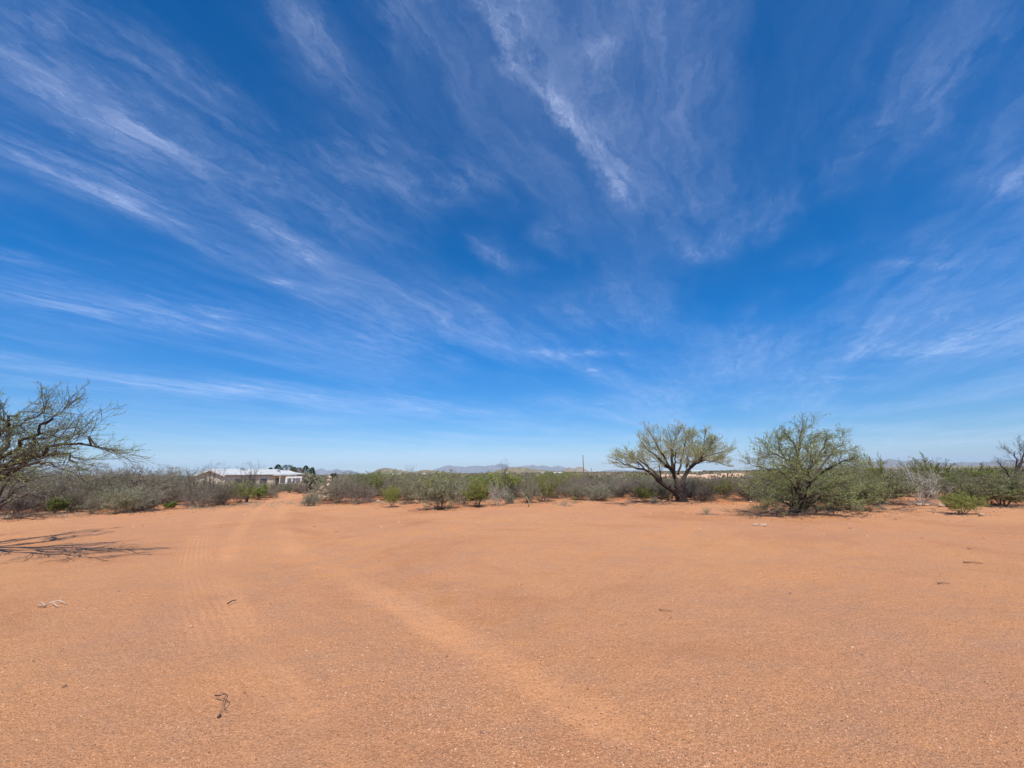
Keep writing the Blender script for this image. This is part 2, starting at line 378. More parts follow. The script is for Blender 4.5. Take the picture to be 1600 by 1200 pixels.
sv_ = gn('ShaderNodeSeparateColor'); GL.new(vor.outputs['Color'], sv_.inputs[0])
spk = gmath('MULTIPLY', gmr(vor.outputs['Distance'], .20, .36, 1, 0), gmath('GREATER_THAN', sv_.outputs[0], .80))
spk = gmath('MULTIPLY', spk, gmr(A_t, 0, 1, .85, .25))
base = gmix(spk, base, gmix(sv_.outputs[1], (.60, .37, .22), (.33, .18, .11)))
base = gmix(gmath('MULTIPLY', A_f, gmr(gnoise(.02, 6, .7), .3, .6, .5, 1)), base, gmix(gmr(gnoise(.05, 6, .75), .4, .6), (.20, .155, .085), (.12, .125, .062)))
GL.new(base, gb.inputs['Base Color']); gb.inputs['Roughness'].default_value = .95; gb.inputs['Specular IOR Level'].default_value = .15
tre = gmath('MULTIPLY', gmath('SINE', gmath('MULTIPLY', A_s, 78), 0.0), gn('ShaderNodeAttribute', attribute_name='treads').outputs['Fac'])
lum = gmath('ADD', gmath('MULTIPLY', gnoise(9, 5, .65), .034), gmath('MULTIPLY', gmath('MULTIPLY', grain2, gmr(A_t, 0, 1, 1, .45)), .024))
lum = gmath('ADD', lum, gmath('MULTIPLY', grain, .006)); lum = gmath('ADD', lum, gmath('MULTIPLY', tre, .0035)); lum = gmath('ADD', lum, gmath('MULTIPLY', spk, .008))
bp = gn('ShaderNodeBump'); bp.inputs['Distance'].default_value = 1.0; bp.inputs['Strength'].default_value = .8; GL.new(lum, bp.inputs['Height']); GL.new(bp.outputs[0], gb.inputs['Normal'])
eo = edge_off(X, Y); red = np.append((Y > 0)*sstep(-3.2, -.2, eo+1.6*fbm(X/1.1, Y/1.1, 3))*(1-sstep(25, 60, np.hypot(X, Y))*.6), 0)
far = np.append(sstep(60, 160, np.hypot(X, Y)), 0)
tag(mesh_obj('ground', V, [Fq, Ft], gm, None, True, {'track': np.append(trk, 0), 'tread': np.append(tread, 0), 'treads': np.append(tm, 0), 'far': far, 'redsoil': red}), kind='structure')

# ------------------------------------------------------------------ hills and mountains
def ridge(name, prof, D, depth, mat, rough=.12, nx=260, ny=46, seed=1, foot=0.0):
    """prof: outline seen from the road at distance D; the range has real depth behind and before the crest"""
    prof = sorted(prof); px = np.array([p[0] for p in prof], float); py = np.array([p[1] for p in prof], float)
    xs = np.linspace(px[0], px[-1], nx); ys = np.interp(xs, px, py)
    crest = np.array([list(P(a, b, D)) for a, b in zip(xs, ys)])
    ts = np.linspace(-1, 1, ny); q = VN(seed)
    G = []
    for t in ts:
        x = crest[:, 0]*(1+t*depth/D); y = D+t*depth+crest[:, 0]*0
        cr_ = 1+.16*q(crest[:, 0]/(depth*.09), crest[:, 0]*0+3)+.10*q(crest[:, 0]/(depth*.035), crest[:, 0]*0+9)
        n = sum(q(x/(depth*.35)*2**k+k*3, y/(depth*.35)*2**k)/1.7**k for k in range(5))
        fall = (1-abs(t))**1.25
        hh = np.maximum(crest[:, 2], 0)
        z = hh*cr_*fall*(1+n*rough*6*min(1, 3*abs(t)))+hh*n*rough*.5-2*abs(t)**3-foot
        edge = np.minimum(1, np.minimum(np.arange(nx), np.arange(nx)[::-1])/8)
        G.append(np.column_stack([x, y, z*edge-(1-edge)*3]))
    V = np.vstack(G); i = np.arange(ny-1)[:, None]*nx; j = np.arange(nx-1)[None]
    F_ = np.stack([i+j, i+j+1, i+nx+j+1, i+nx+j], -1).reshape(-1, 4)
    return tag(mesh_obj(name, V, F_, mat, None, True), kind='structure')
def hillmat(name, c1, c2, c3, s):
    m, t, b = newmat(name); L = t.links; tcn = t.nodes.new('ShaderNodeTexCoord')
    def nz(sc_, d=6):
        n = t.nodes.new('ShaderNodeTexNoise'); n.inputs['Scale'].default_value = sc_; n.inputs['Detail'].default_value = d; n.inputs['Roughness'].default_value = .7; L.new(tcn.outputs['Object'], n.inputs['Vector'])
        r = t.nodes.new('ShaderNodeMapRange'); L.new(n.outputs['Fac'], r.inputs[0]); r.inputs[1].default_value = .42; r.inputs[2].default_value = .58; return r.outputs[0]
    def mx(f, a, b_):
        n = t.nodes.new('ShaderNodeMix'); n.data_type = 'RGBA'; L.new(f, n.inputs[0])
        for k, v in ((6, a), (7, b_)):
            if isinstance(v, tuple): n.inputs[k].default_value = (*v, 1)
            else: L.new(v, n.inputs[k])
        return n.outputs[2]
    L.new(mx(nz(s*6), mx(nz(s), c1, c2), c3), b.inputs['Base Color']); b.inputs['Roughness'].default_value = 1; b.inputs['Specular IOR Level'].default_value = 0
    return m
m_hill = hillmat('scrub covered hillside', (.27, .20, .12), (.32, .23, .15), (.13, .125, .065), .012)
m_pink = hillmat('pinkish rock hillside', (.36, .25, .19), (.30, .21, .15), (.22, .18, .12), .012)
m_far = hillmat('distant mountain rock', (.20, .17, .15), (.25, .20, .17), (.13, .13, .10), .0015)
ridge('mountain_range', [(645,742),(672,736),(686,731),(700,726.5),(708,727),(718,729),(735,728.5),(748,727.5),(756,729),(768,727),(778,724.5),(790,725.5),(797,729),(808,728),(820,727.5),(833,725.5),(842,728),(852,726.8),(862,729.5),(872,727.5),(888,730.5),(905,733),(925,738)], 9000, 1400, m_far, .09, seed=4)
ridge('mountain_range', [(470,744),(484,738),(497,733),(503,731.5),(510,735),(519,734.5),(526,732),(533,735),(545,735),(556,737),(570,741),(582,743)], 9400, 1100, m_far, .09, seed=8)
ridge('mountain_range', [(925,738),(945,735),(962,733.5),(985,735),(1010,733.5),(1040,736),(1070,737)], 9800, 900, m_far, .09, seed=13)
ridge('mountain_range', [(1290,733),(1330,725),(1352,723),(1372,720),(1390,716),(1402,719),(1416,719.5),(1432,718),(1442,717.5),(1455,721),(1475,722),(1490,723),(1510,722),(1530,722.5),(1560,719),(1580,718),(1610,716),(1650,719),(1720,730)], 5200, 900, m_far, .09, seed=6)
ridge('hill', [(562,745),(578,739),(590,733),(600,729.8),(607,730.3),(615,733),(628,734),(640,737),(655,741),(668,744)], 1700, 260, m_hill, .10, seed=2)
ridge('hill', [(625,744),(645,737),(662,734),(676,734.5),(692,737.5),(708,740),(725,743)], 1500, 230, m_hill, .09, seed=3)
ridge('hill', [(725,744),(755,739.5),(780,734.5),(797,731),(812,729.6),(826,731.5),(842,734),(862,736),(880,736),(900,737.5),(935,740),(960,742)], 1400, 260, m_hill, .09, seed=5)
ridge('hill', [(868,741),(880,735),(890,730),(897,732.5),(903,729),(909,729.5),(916,734),(925,740)], 2300, 260, m_pink, .12, seed=9)
ridge('hill', [(1180,738),(1230,733),(1300,731),(1400,729.5),(1500,728),(1600,727),(1700,728)], 1600, 300, m_hill, .09, seed=10)

# ------------------------------------------------------------------ plants
def unit(v):
    return v/(np.linalg.norm(v)+1e-9)
def rvec(): return np.array([rnd.gauss(0, 1) for _ in range(3)])
class Plant:
    def __init__(s, cfg): s.c = cfg; s.sk = []       # skeleton: (pts, rad, level)
    def limb(s, pts, r0, r1, lev=0, kids=True):
        pts = np.array([list(p) for p in pts], float)
        # resample with a little crookedness
        k = max(2, int(8/len(pts))+1); t0 = np.linspace(0, 1, len(pts)); t = np.linspace(0, 1, (len(pts)-1)*k+1)
        q = np.column_stack([np.interp(t, t0, pts[:, a]) for a in range(3)])
        ker = q.copy(); ker[1:-1] = (q[:-2]+2*q[1:-1]+q[2:])/4; q = ker
        L = np.linalg.norm(np.diff(q, axis=0), axis=1).sum(); q[1:-1] += rng.normal(0, L*.012, (len(q)-2, 3))
        rad = r0+(r1-r0)*t**.8
        s.sk.append((q, rad, lev))
        if kids:
            s.spawn(q, rad, L, lev); s.branch(q[-1], unit(q[-1]-q[-3]), L*.17, r1*.85, lev+1)
        return q
    def branch(s, p, d, L, r, lev):
        c = s.c; n = 5 if lev < c['max'] else 4
        wob = c['wob'][min(lev, len(c['wob'])-1)]; tr = c['trop'][min(lev, len(c['trop'])-1)]
        pts = [np.array(p, float)]; d = unit(d)
        for i in range(n):
            d = unit(d+rvec()*wob+np.array([0, 0, tr])); q = pts[-1]+d*L/n
            if q[2] < c.get('floor', .03): q[2] = c.get('floor', .03)+rnd.random()*.03; d[2] = abs(d[2])
            pts.append(q)
        pts = np.array(pts); rad = np.maximum(r*np.linspace(1, c.get('taper', .45)*.5, n+1), min(r, c['rmin']*.6))
        s.sk.append((pts, rad, lev)); s.spawn(pts, rad, L, lev)
    def spawn(s, pts, rad, L, lev):
        c = s.c
        if lev >= c['max']: return
        nc = c['n'][lev]; nc = int(nc*rnd.uniform(.8, 1.2)+.5)
        for k in range(nc):
            t = c['t0'][lev]+(1-c['t0'][lev])*((k+rnd.random())/nc)
            f = t*(len(pts)-1); i = min(int(f), len(pts)-2); p = pts[i]+(pts[i+1]-pts[i])*(f-i); d = unit(pts[i+1]-pts[i])
            a = R(rnd.uniform(*c['ang'][lev])); ax = unit(np.cross(d, rvec()))
            nd = d*math.cos(a)+ax*math.sin(a)
            if nd[2] < c.get('mind', -.35): nd[2] = c.get('mind', -.35)
            rr_ = float(np.interp(t, np.linspace(0, 1, len(rad)), rad))
            Lc = L*c['lr'][lev]*rnd.uniform(.65, 1.2)*(1.12-.45*t)
            s.branch(p, nd, Lc, min(rr_*.8, max(min(rr_*c['rr'][lev], Lc*.022), c['rmin'])), lev+1)
    def wood(s, levs, name, m, parent):
        Vs, Fs, n0 = [], [], 0
        for pts, rad, lev in s.sk:
            if lev not in levs: continue
            n = 8 if rad[0] > .05 else 5 if rad[0] > .015 else 3
            v, f = tube(pts, rad, n); Vs.append(v); Fs.append(f+n0); n0 += len(v)
        return mesh_obj(name, np.vstack(Vs), np.vstack(Fs), m, parent, True)
    def leaves(s, levs, per_m, size, name, m, parent, tmin=.25, zmin=-1, keep=None):
        Vs = []
        for pts, rad, lev in s.sk:
            if lev not in levs: continue
            L = np.linalg.norm(np.diff(pts, axis=0), axis=1).sum(); k = rng.poisson(L*per_m*(1-tmin))
            if k == 0: continue
            t = rng.uniform(tmin, 1, k)*(len(pts)-1); i = np.minimum(t.astype(int), len(pts)-2)
            p = pts[i]+(pts[i+1]-pts[i])*(t-i)[:, None]; d = pts[i+1]-pts[i]; d /= np.linalg.norm(d, axis=1)[:, None]+1e-9
            a = d*.6+rng.normal(0, .75, (k, 3)); a /= np.linalg.norm(a, axis=1)[:, None]
            b = np.cross(a, rng.normal(0, 1, (k, 3))); b /= np.linalg.norm(b, axis=1)[:, None]+1e-9
            l = size[0]*rng.uniform(.6, 1.3, (k, 1)); w_ = size[1]*rng.uniform(.7, 1.3, (k, 1))
            ok = p[:, 2] > zmin
            if keep is not None: ok &= keep(p)
            q = np.stack([p, p+a*l*.5+b*w_*.5, p+a*l, p+a*l*.5-b*w_*.5], 1)[ok]
            Vs.append(q.reshape(-1, 3))
        V = np.vstack(Vs); return mesh_obj(name, V, np.arange(len(V)).reshape(-1, 4), m, parent)

# --- shrub prototypes (first of each kind stands at a real place too)
def shrub(seed, h, wd, stems, cfg, spread, r0, mats, leaf, z0=0.0, lean=(0, 0)):
    """returns a Plant; stems fan out from the root crown"""
    rnd.seed(seed)
    p = Plant(cfg)
    for k in range(stems):
        a = 2*math.pi*(k+rnd.random())/stems; s_ = rnd.random()**.6*spread
        d = np.array([math.cos(a)*s_+lean[0], math.sin(a)*s_+lean[1], 1.0*rnd.uniform(.75, 1.1)])
        b = np.array([math.cos(a)*.06*wd, math.sin(a)*.06*wd, z0])
        p.branch(b, d, h*rnd.uniform(.6, 1.0), r0*rnd.uniform(.7, 1.15), 0)
    return p
cfg_creo = dict(max=2, wob=[.10, .16, .2], trop=[.02, .04, .02], n=[9, 7], t0=[.28, .15], ang=[(18, 42), (20, 50)], lr=[.42, .45], rr=[.45, .6], rmin=.0025, taper=.35, floor=.05)
cfg_bare = dict(max=3, wob=[.16, .2, .25, .28], trop=[.0, .02, .0, 0], n=[7, 5, 4], t0=[.2, .12, .1], ang=[(25, 60), (25, 65), (25, 70)], lr=[.55, .5, .5], rr=[.5, .6, .7], rmin=.0045, taper=.4, floor=.05, mind=-.2)
cfg_fine = dict(max=3, wob=[.14, .18, .2, .22], trop=[.03, .05, .04, .02], n=[7, 5, 5], t0=[.15, .1, .1], ang=[(20, 50), (20, 55), (20, 60)], lr=[.55, .5, .5], rr=[.5, .6, .7], rmin=.0042, taper=.4, floor=.04)
PROTO = {}
def proto(key, name, plant, wood_m, leaf_m=None, per_m=40, lsize=(.03, .012), levs=(2, 3), tmin=.2, zmin=-1):
    root = thing(name, 'x', 'shrub'); plant.wood((0, 1, 2, 3), 'stems', MT[wood_m], root)
    if leaf_m: plant.leaves(levs, per_m, lsize, 'leaves', MT[leaf_m], root, tmin, zmin)
    PROTO[key] = [root, False]
# key: bare mauve (dense twigs), bare grey, olive, creosote green, grey green, bright small, straw
proto('mauve1', 'bare_shrub', shrub(1, 1.25, 1, 24, cfg_fine, 1.0, .011, 0, 0), 'stem_mauve', 'leaf_olive', 12, (.03, .014))
proto('mauve2', 'bare_shrub', shrub(2, 1.15, 1, 28, cfg_bare, 1.25, .010, 0, 0), 'stem_mauve', 'leaf_grey', 9, (.03, .014))
proto('grey1', 'bare_shrub', shrub(3, 1.25, 1, 18, cfg_bare, .9, .013, 0, 0), 'stem_grey', 'leaf_olive', 7, (.03, .014))
proto('grey2', 'bare_shrub', shrub(4, 1.3, 1, 22, cfg_fine, .85, .011, 0, 0), 'stem_grey', 'leaf_olive', 16, (.03, .014))
proto('olive1', 'leafy_shrub', shrub(5, 1.2, 1, 22, cfg_fine, 1.0, .010, 0, 0), 'stem_grey', 'leaf_olive', 48, (.036, .017))
proto('olive2', 'leafy_shrub', shrub(6, 1.1, 1, 25, cfg_bare, 1.15, .010, 0, 0), 'stem_brown', 'leaf_grey', 55, (.036, .017))
proto('creo1', 'creosote_bush', shrub(7, 1.25, 1, 24, cfg_creo, .8, .011, 0, 0), 'stem_brown', 'leaf_green', 105, (.036, .019), (1, 2), .25)
proto('creo2', 'creosote_bush', shrub(8, 1.3, 1, 14, cfg_creo, .65, .011, 0, 0), 'stem_brown', 'leaf_green', 75, (.036, .019), (1, 2), .25)
proto('mass1', 'leafy_shrub', shrub(12, 1.2, 1, 22, cfg_fine, 1.3, .012, 0, 0), 'stem_brown', 'leaf_mass', 110, (.030, .014))
proto('bright1', 'leafy_shrub', shrub(9, 1.1, 1, 13, cfg_creo, .85, .012, 0, 0), 'stem_brown', 'leaf_bright', 150, (.05, .026), (1, 2), .2)
proto('pale1', 'bare_shrub', shrub(10, 1.3, 1, 12, cfg_bare, 1.0, .017, 0, 0), 'stem_pale', 'leaf_green', 14, (.03, .015), (3,))
cfg_spr = dict(max=2, wob=[.12, .15, .2], trop=[.03, .03, 0], n=[5, 4], t0=[.35, .2], ang=[(15, 40), (15, 45)], lr=[.4, .45], rr=[.5, .6], rmin=.007, taper=.4, floor=.03)
proto('spray1', 'tall_bare_shrub', shrub(11, 2.4, 1, 9, cfg_spr, .38, .022, 0, 0), 'twig_dark', 'leaf_olive', 4, (.03, .014))
proto('straw1', 'dry_shrub', shrub(13, 1.0, 1, 20, cfg_fine, 1.1, .007, 0, 0), 'straw')
# measured sizes of the prototypes: height and width
SIZE = {}
for k, (r_, _) in PROTO.items():
    co = np.array([v.co[:] for v in r_.children[0].data.vertices]); SIZE[k] = (np.percentile(co[:, 2], 99.5), np.percentile(np.abs(co[:, :2]), 98)*2)
def put(key, loc, h, wd, label, group=None, cat='shrub', rz=None):
    root, used = PROTO[key]; sh, sw = SIZE[key]; s3 = (wd/sw, wd/sw, h/sh); rz = rnd.uniform(0, 6.28) if rz is None else rz
    if not used:
        PROTO[key][1] = True; root.location = loc; root.rotation_euler = (0, 0, rz); root.scale = s3; root['label'] = label; root['category'] = cat
        if group: root['group'] = group
        return root
    return dup(root, loc, rz, label, cat, group, s3)
OCC = []
def putpx(key, px, py, hpx, wpx, label, cat='shrub', group=None, rz=None):
    g = ground_at(px, py); top = P(px, py-hpx, g.y); s_ = g.y/F*1.0
    OCC.append((g.x, g.y, wpx*s_*.36)); g.z -= .02
    return put(key, g, top.z-g.z, wpx*s_*1.02, label, group, cat, rz)
rnd.seed(5)
FRONT = [
 # left of the dirt road
 ('bright1', 87, 803, 27, 27, 'small bright green shrub at the edge of the red dirt below the left mesquite'),
 ('grey1', 143, 803, 30, 38, 'low leafless shrub with dark forked stems between two green shrubs left of the road'),
 ('olive1', 190, 802, 42, 56, 'rounded olive green shrub, the largest at the left edge of the dirt clearing'),
 ('olive2', 226, 799, 34, 34, 'grey green shrub touching the right side of the rounded olive shrub'),
 ('bright1', 267, 796, 13, 19, 'tiny vivid green plant on a short stem standing alone at the road edge'),
 ('creo1', 250, 787, 25, 42, 'yellow green shrub top in front of the left thicket above the tiny plant'),
 ('straw1', 229, 783, 34, 24, 'pale straw coloured dry shrub in the left thicket'),
 ('mauve2', 312, 793, 34, 55, 'low mauve grey twiggy shrub in front of the pale house gable'),
 ('mauve1', 345, 790, 40, 50, 'mauve twiggy shrub beside the road, right of the one under the gable'),
 ('creo2', 372, 786, 34, 50, 'yellow green leafy shrub in front of the long white roof'),
 ('bright1', 404, 781, 24, 24, 'dark bright green shrub near the end of the left thicket'),
 ('mauve2', 424, 778, 18, 24, 'small mauve shrub at the very end of the left thicket by the road'),
 ('mauve1', 115, 800, 40, 50, 'mauve leafless shrub behind the small bright green shrub'),
 ('mauve2', 20, 803, 40, 80, 'dark twiggy shrub at the foot of the small mesquite at the left edge'),
 ('mauve1', 434, 770, 15, 30, 'mauve shrub closing the far end of the dirt road, left of the white frame'),
 ('olive1', 452, 769.5, 17, 28, 'olive shrub at the far end of the dirt road under the white frame'),
 ('mauve2', 468, 769.5, 19, 30, 'mauve tangled shrub at the far end of the dirt road right of the white frame'),
 # right of the dirt road
 ('olive2', 484, 791, 24, 22, 'small sage green shrub standing right at the road fork corner'),
 ('straw1', 494, 787, 26, 26, 'pale straw dry shrub growing against the rock pile'),
 ('mauve1', 527, 786, 48, 62, 'broad mauve grey leafless shrub just right of the tan rocks'),
 ('mauve2', 562, 787, 40, 58, 'mauve brushy shrub second from the tan rocks'),
 ('creo2', 581, 783, 46, 44, 'tall yellow green shrub behind the two mauve brushy shrubs'),
 ('creo1', 613, 793, 36, 26, 'narrow dark green shrub standing forward on the dirt left of centre'),
 ('grey2', 640, 788, 50, 44, 'tall sparse grey green shrub with upright tips left of the big central shrub'),
 ('olive1', 688, 796, 58, 72, 'largest grey green shrub standing forward on the dirt at centre left'),
 ('grey1', 722, 789, 46, 46, 'grey twiggy shrub touching the right of the big central shrub'),
 ('creo1', 746, 792, 44, 46, 'green topped shrub with dark crooked stems and bare legs at centre'),
 ('pale1', 777, 790, 44, 42, 'pale stemmed shrub right of the green topped crooked shrub'),
 ('olive2', 797, 787, 20, 14, 'little olive plant under the bleached arching branch'),
 ('creo2', 853, 784, 42, 42, 'green shrub at the centre right edge of the thicket'),
 ('grey2', 826, 786, 38, 40, 'grey twiggy shrub behind the bleached arching branch'),
 ('olive2', 935, 782, 28, 48, 'low rounded sage shrub left of the spreading mesquite tree'),
 ('creo2', 899, 785, 10, 8, 'tiny dark green sprig alone on the dirt left of the sage shrub'),
 ('olive1', 903, 781, 26, 30, 'sage green shrub just left of the low rounded sage shrub'),
 ('creo1', 1008, 785, 27, 32, 'green shrub just left of the spreading mesquite trunk'),
 ('olive2', 1023, 786, 10, 10, 'tiny sage sprig on the dirt left of the mesquite trunk'),
 ('olive1', 1040, 781, 24, 34, 'sage shrub right behind the spreading mesquite trunk'),
 ('mauve2', 1100, 783, 34, 44, 'mauve bare shrub right of the spreading mesquite trunk'),
 ('creo2', 1130, 783, 34, 46, 'green shrub between the spreading mesquite and the bushy mesquite'),
 ('straw1', 1104, 804, 15, 15, 'dry leafless sprig alone on the open dirt between the two mesquites'),
 ('mass1', 1330, 797, 54, 100, 'wide bright green shrub spreading at the right foot of the bushy mesquite'),
 ('mass1', 1378, 789, 54, 74, 'dense bright green shrub, second to the right of the bushy mesquite'),
 ('pale1', 1442, 787, 66, 84, 'large shrub with bleached grey stems left of the small creosote bush'),
 ('creo1', 1450, 777, 62, 56, 'green tufted shrub rising behind the bleached stems'),
 ('creo1', 1503, 804, 36, 50, 'small vase shaped creosote bush standing alone on the red dirt at right', 'creosote bush'),
 ('mass1', 1567, 791, 52, 92, 'grey green low crowned shrub right behind the lone creosote bush'),
 ('creo2', 1379, 775, 66, 32, 'tall narrow green shrub rising against the right mountains'),
 ('spray1', 1477, 776, 64, 24, 'tall thin shrub with tufted tips above the bleached stems'),
 ('creo2', 1522, 770, 42, 26, 'upright green shrub on the skyline above the lone creosote bush'),
 ('spray1', 790, 782, 68, 22, 'very tall thin bare shrub poking above the central hill'),
 ('spray1', 641, 779, 56, 24, 'tall wispy bare shrub on the skyline right of the pointed hill'),
 ('spray1', 385, 785, 66, 56, 'tallest bare shrub leaning over the white roof of the house'),
 ('spray1', 330, 786, 66, 50, 'tall wispy bare shrub in front of the house gable'),
 ('spray1', 300, 788, 62, 46, 'tall wispy bare shrub left of the house gable'),
]
for f in FRONT:
    k, px, py, h_, w_, lab = f[:6]; putpx(k, px, py, h_, w_, lab, f[6] if len(f) > 6 else 'shrub')

# --- thickets behind the front row
EDGE_L = [(-60, 812), (0, 803), (100, 800), (200, 800), (280, 793), (350, 789), (425, 776)]
EDGE_R = [(495, 783), (560, 783), (640, 785), (720, 784), (800, 782), (900, 779), (1000, 781), (1100, 782), (1200, 785), (1340, 789), (1420, 787), (1500, 784), (1600, 786), (1660, 788)]
def inter(E, x): return float(np.interp(x, [e[0] for e in E], [e[1] for e in E]))
road_c = [ground_at(430, 772), P(440, 765, 50), P(455, 760, 75)]
KINDS = {'L': [('mauve1', .34), ('mauve2', .22), ('grey1', .16), ('grey2', .12), ('olive1', .08), ('spray1', .14), ('olive2', .03)],
         'M': [('mauve1', .22), ('mauve2', .12), ('grey2', .14), ('olive1', .14), ('creo2', .16), ('creo1', .12), ('olive2', .08), ('spray1', .02)],
         'T': [('mauve1', .38), ('mauve2', .22), ('grey1', .12), ('grey2', .10), ('olive2', .08), ('creo2', .10)],
         'Rr': [('grey1', .20), ('grey2', .18), ('creo1', .13), ('creo2', .13), ('mass1', .10), ('olive1', .11), ('mauve1', .12), ('spray1', .03)]}
WHERE = {'L': 'in the thicket left of the dirt road', 'M': 'in the thicket between the road and the spreading mesquite',
         'T': 'in the thicket behind the spreading mesquite', 'Rr': 'in the thicket right of the bushy mesquite'}
DESC = {'mauve1': 'mauve shrub of upright bare twigs', 'mauve2': 'mauve shrub of tangled bare twigs', 'grey1': 'grey crooked bare shrub',
        'grey2': 'grey twiggy shrub with few leaves', 'olive1': 'olive green leafy shrub', 'olive2': 'sage green leafy shrub', 'creo1': 'dense yellow green creosote bush',
        'creo2': 'open yellow green creosote bush', 'mass1': 'bright green feathery shrub', 'spray1': 'tall wispy bare shrub', 'straw1': 'straw coloured dry shrub'}
MARK = [(90, 'behind the left edge mesquites'), (150, 'behind the two small left shrubs'), (215, 'behind the rounded olive shrub'), (300, 'left of the house gable'), (360, 'below the house gable'), (440, 'below the house roof'),
        (560, 'behind the tan rock pile'), (640, 'below the pointed hill'), (715, 'behind the largest central shrub'), (770, 'behind the green crooked shrub'), (840, 'behind the bleached arching branch'), (915, 'left of the utility pole'),
        (990, 'right of the utility pole'), (1085, 'behind the spreading mesquite trunk'), (1180, 'between the two big mesquites'), (1310, 'behind the bushy mesquite'), (1420, 'beside the bright green shrubs'),
        (1480, 'behind the bleached stems'), (1550, 'above the lone creosote bush'), (9999, 'at the right edge')]
MADE = []
cnt = 0; tries = 0; rnd.seed(21); pts_ = list(OCC)
LIM = dict(L=78, M=82, T=50, Rr=70); got = dict(L=0, M=0, T=0, Rr=0)
while tries < 30000 and sum(got.values()) < sum(LIM.values()):
    tries += 1
    px = rnd.uniform(-40, 1640); left = px < 428
    if 428 <= px < 497: continue
    e = inter(EDGE_L if left else EDGE_R, px); g0 = ground_at(px, e)
    zone = 'L' if left else 'M' if px < 900 else 'T' if px < 1180 else 'Rr'
    if got[zone] >= LIM[zone]: continue
    depth = rnd.random()**1.35*(19 if left else 19)+.5; s_ = (g0.y+depth)/g0.y; x, y = g0.x*s_, g0.y*s_
    if zone == 'T' and depth > 13: continue
    sp = .62+.035*depth
    if any((x-a)**2+(y-b)**2 < (sp+.5*c)**2 for a, b, c in pts_): continue
    if left and depth > 13 and px > 300: continue
    r_ = rnd.random(); kk = KINDS[zone]; key = kk[-1][0]
    for k, wgt in kk:
        if r_ < wgt: key = k; break
        r_ -= wgt
    h = (.85+1.0*rnd.random()**.8)*(1.0 if zone in 'LM' else .95); h = h*(.82 if depth < 2 else 1)
    if zone == 'L': h *= 1.30
    if zone == 'T': h = rnd.uniform(.85, 1.3)
    if zone == 'M': h *= .93
    if 290 < px < 435: h *= .62
    if key == 'spray1': h = rnd.uniform(1.9, 2.6)
    if key == 'straw1': h = .9
    wd = h*rnd.uniform(1.45, 2.1) if key != 'spray1' else h*rnd.uniform(.45, .7)
    mk = next(b for a, b in MARK if px < a); row = 'front row' if depth < 4 else 'middle row' if depth < 10 else 'back row'
    MADE.append((DESC[key]+', '+row+' '+mk, px, put(key, (x, y, hz(x, y)-.03), h, wd, 'x', DESC[key]+' '+WHERE[zone])))
    pts_.append((x, y, .2)); got[zone] += 1
print('thicket', got)
for lab in sorted(set(m[0] for m in MADE)):
    same = sorted([m for m in MADE if m[0] == lab], key=lambda m: m[1]); k = len(same)
    W = [''] if k == 1 else [', left one', ', right one'] if k == 2 else [', left one', ', middle one', ', right one'] if k == 3 else [', '+q for q in ('first', 'second', 'third', 'fourth', 'fifth', 'sixth', 'seventh', 'eighth', 'ninth', 'tenth')]
    for m, q in zip(same, W): m[2]['label'] = lab+q

# --- far scrubland: uncountable clumps out over the plain
def scrubland():
    Vs = []; cols = []
    n = 5200; r_ = 44*np.exp(rng.random(n)*math.log(900/44.)); a = np.radians(rng.uniform(-60, 60, n))
    x = r_*np.sin(a); y = r_*np.cos(a)
    hx, hy = HOUSE_B
    keep = (np.hypot(x-hx-4, y-hy-8) > 17) & ~((x/y > -.80) & (x/y < -.50) & (r_ < 80))
    x, y, r_ = x[keep], y[keep], r_[keep]; z = height(x, y)
    for X_, Y_, Z_, D_ in zip(x, y, z, r_):
        k = int(np.clip(5200/D_, 14, 110)); h = rng.uniform(.8, 1.7); w_ = rng.uniform(.9, 1.9)*(1+D_/500)
        u = rng.normal(0, 1, (k, 3)); u /= np.linalg.norm(u, axis=1)[:, None]; u[:, 2] = np.abs(u[:, 2])
        c = u*rng.uniform(.35, 1, (k, 1))*np.array([w_, w_, h])+np.array([X_, Y_, Z_])
        s_ = rng.uniform(.06, .16, (k, 1))*(1+D_/120)
        A = rng.normal(0, 1, (k, 3)); A /= np.linalg.norm(A, axis=1)[:, None]; A[:, 2] = np.abs(A[:, 2])+.3; B = np.cross(A, rng.normal(0, 1, (k, 3))); B /= np.linalg.norm(B, axis=1)[:, None]
        Vs.append(np.stack([c-A*s_, c+B*s_*.5, c+A*s_, c-B*s_*.5], 1).reshape(-1, 3)); cols.append(np.full(k*4, rng.random()))
    V = np.vstack(Vs)
    m, t, b = newmat('mixed desert scrub'); a_ = t.nodes.new('ShaderNodeAttribute'); a_.attribute_name = 'tone'
    cr = t.nodes.new('ShaderNodeValToRGB'); t.links.new(a_.outputs['Fac'], cr.inputs[0]); el = cr.color_ramp.elements
    el[0].color = (.17, .13, .115, 1); el[1].color = (.14, .16, .05, 1); e = el.new(.35); e.color = (.20, .165, .12, 1); e = el.new(.6); e.color = (.15, .15, .075, 1)
    t.links.new(cr.outputs[0], b.inputs['Base Color']); b.inputs['Roughness'].default_value = .9; b.inputs['Specular IOR Level'].default_value = .1
    tag(mesh_obj('scrubland', V, np.arange(len(V)).reshape(-1, 4), m, None, False, {'tone': np.concatenate(cols)}), 'far desert scrub covering the plain beyond the thickets', 'scrub', kind='stuff')
HOUSE_B = (P(353, 742, 84).x, 84.0)
scrubland()

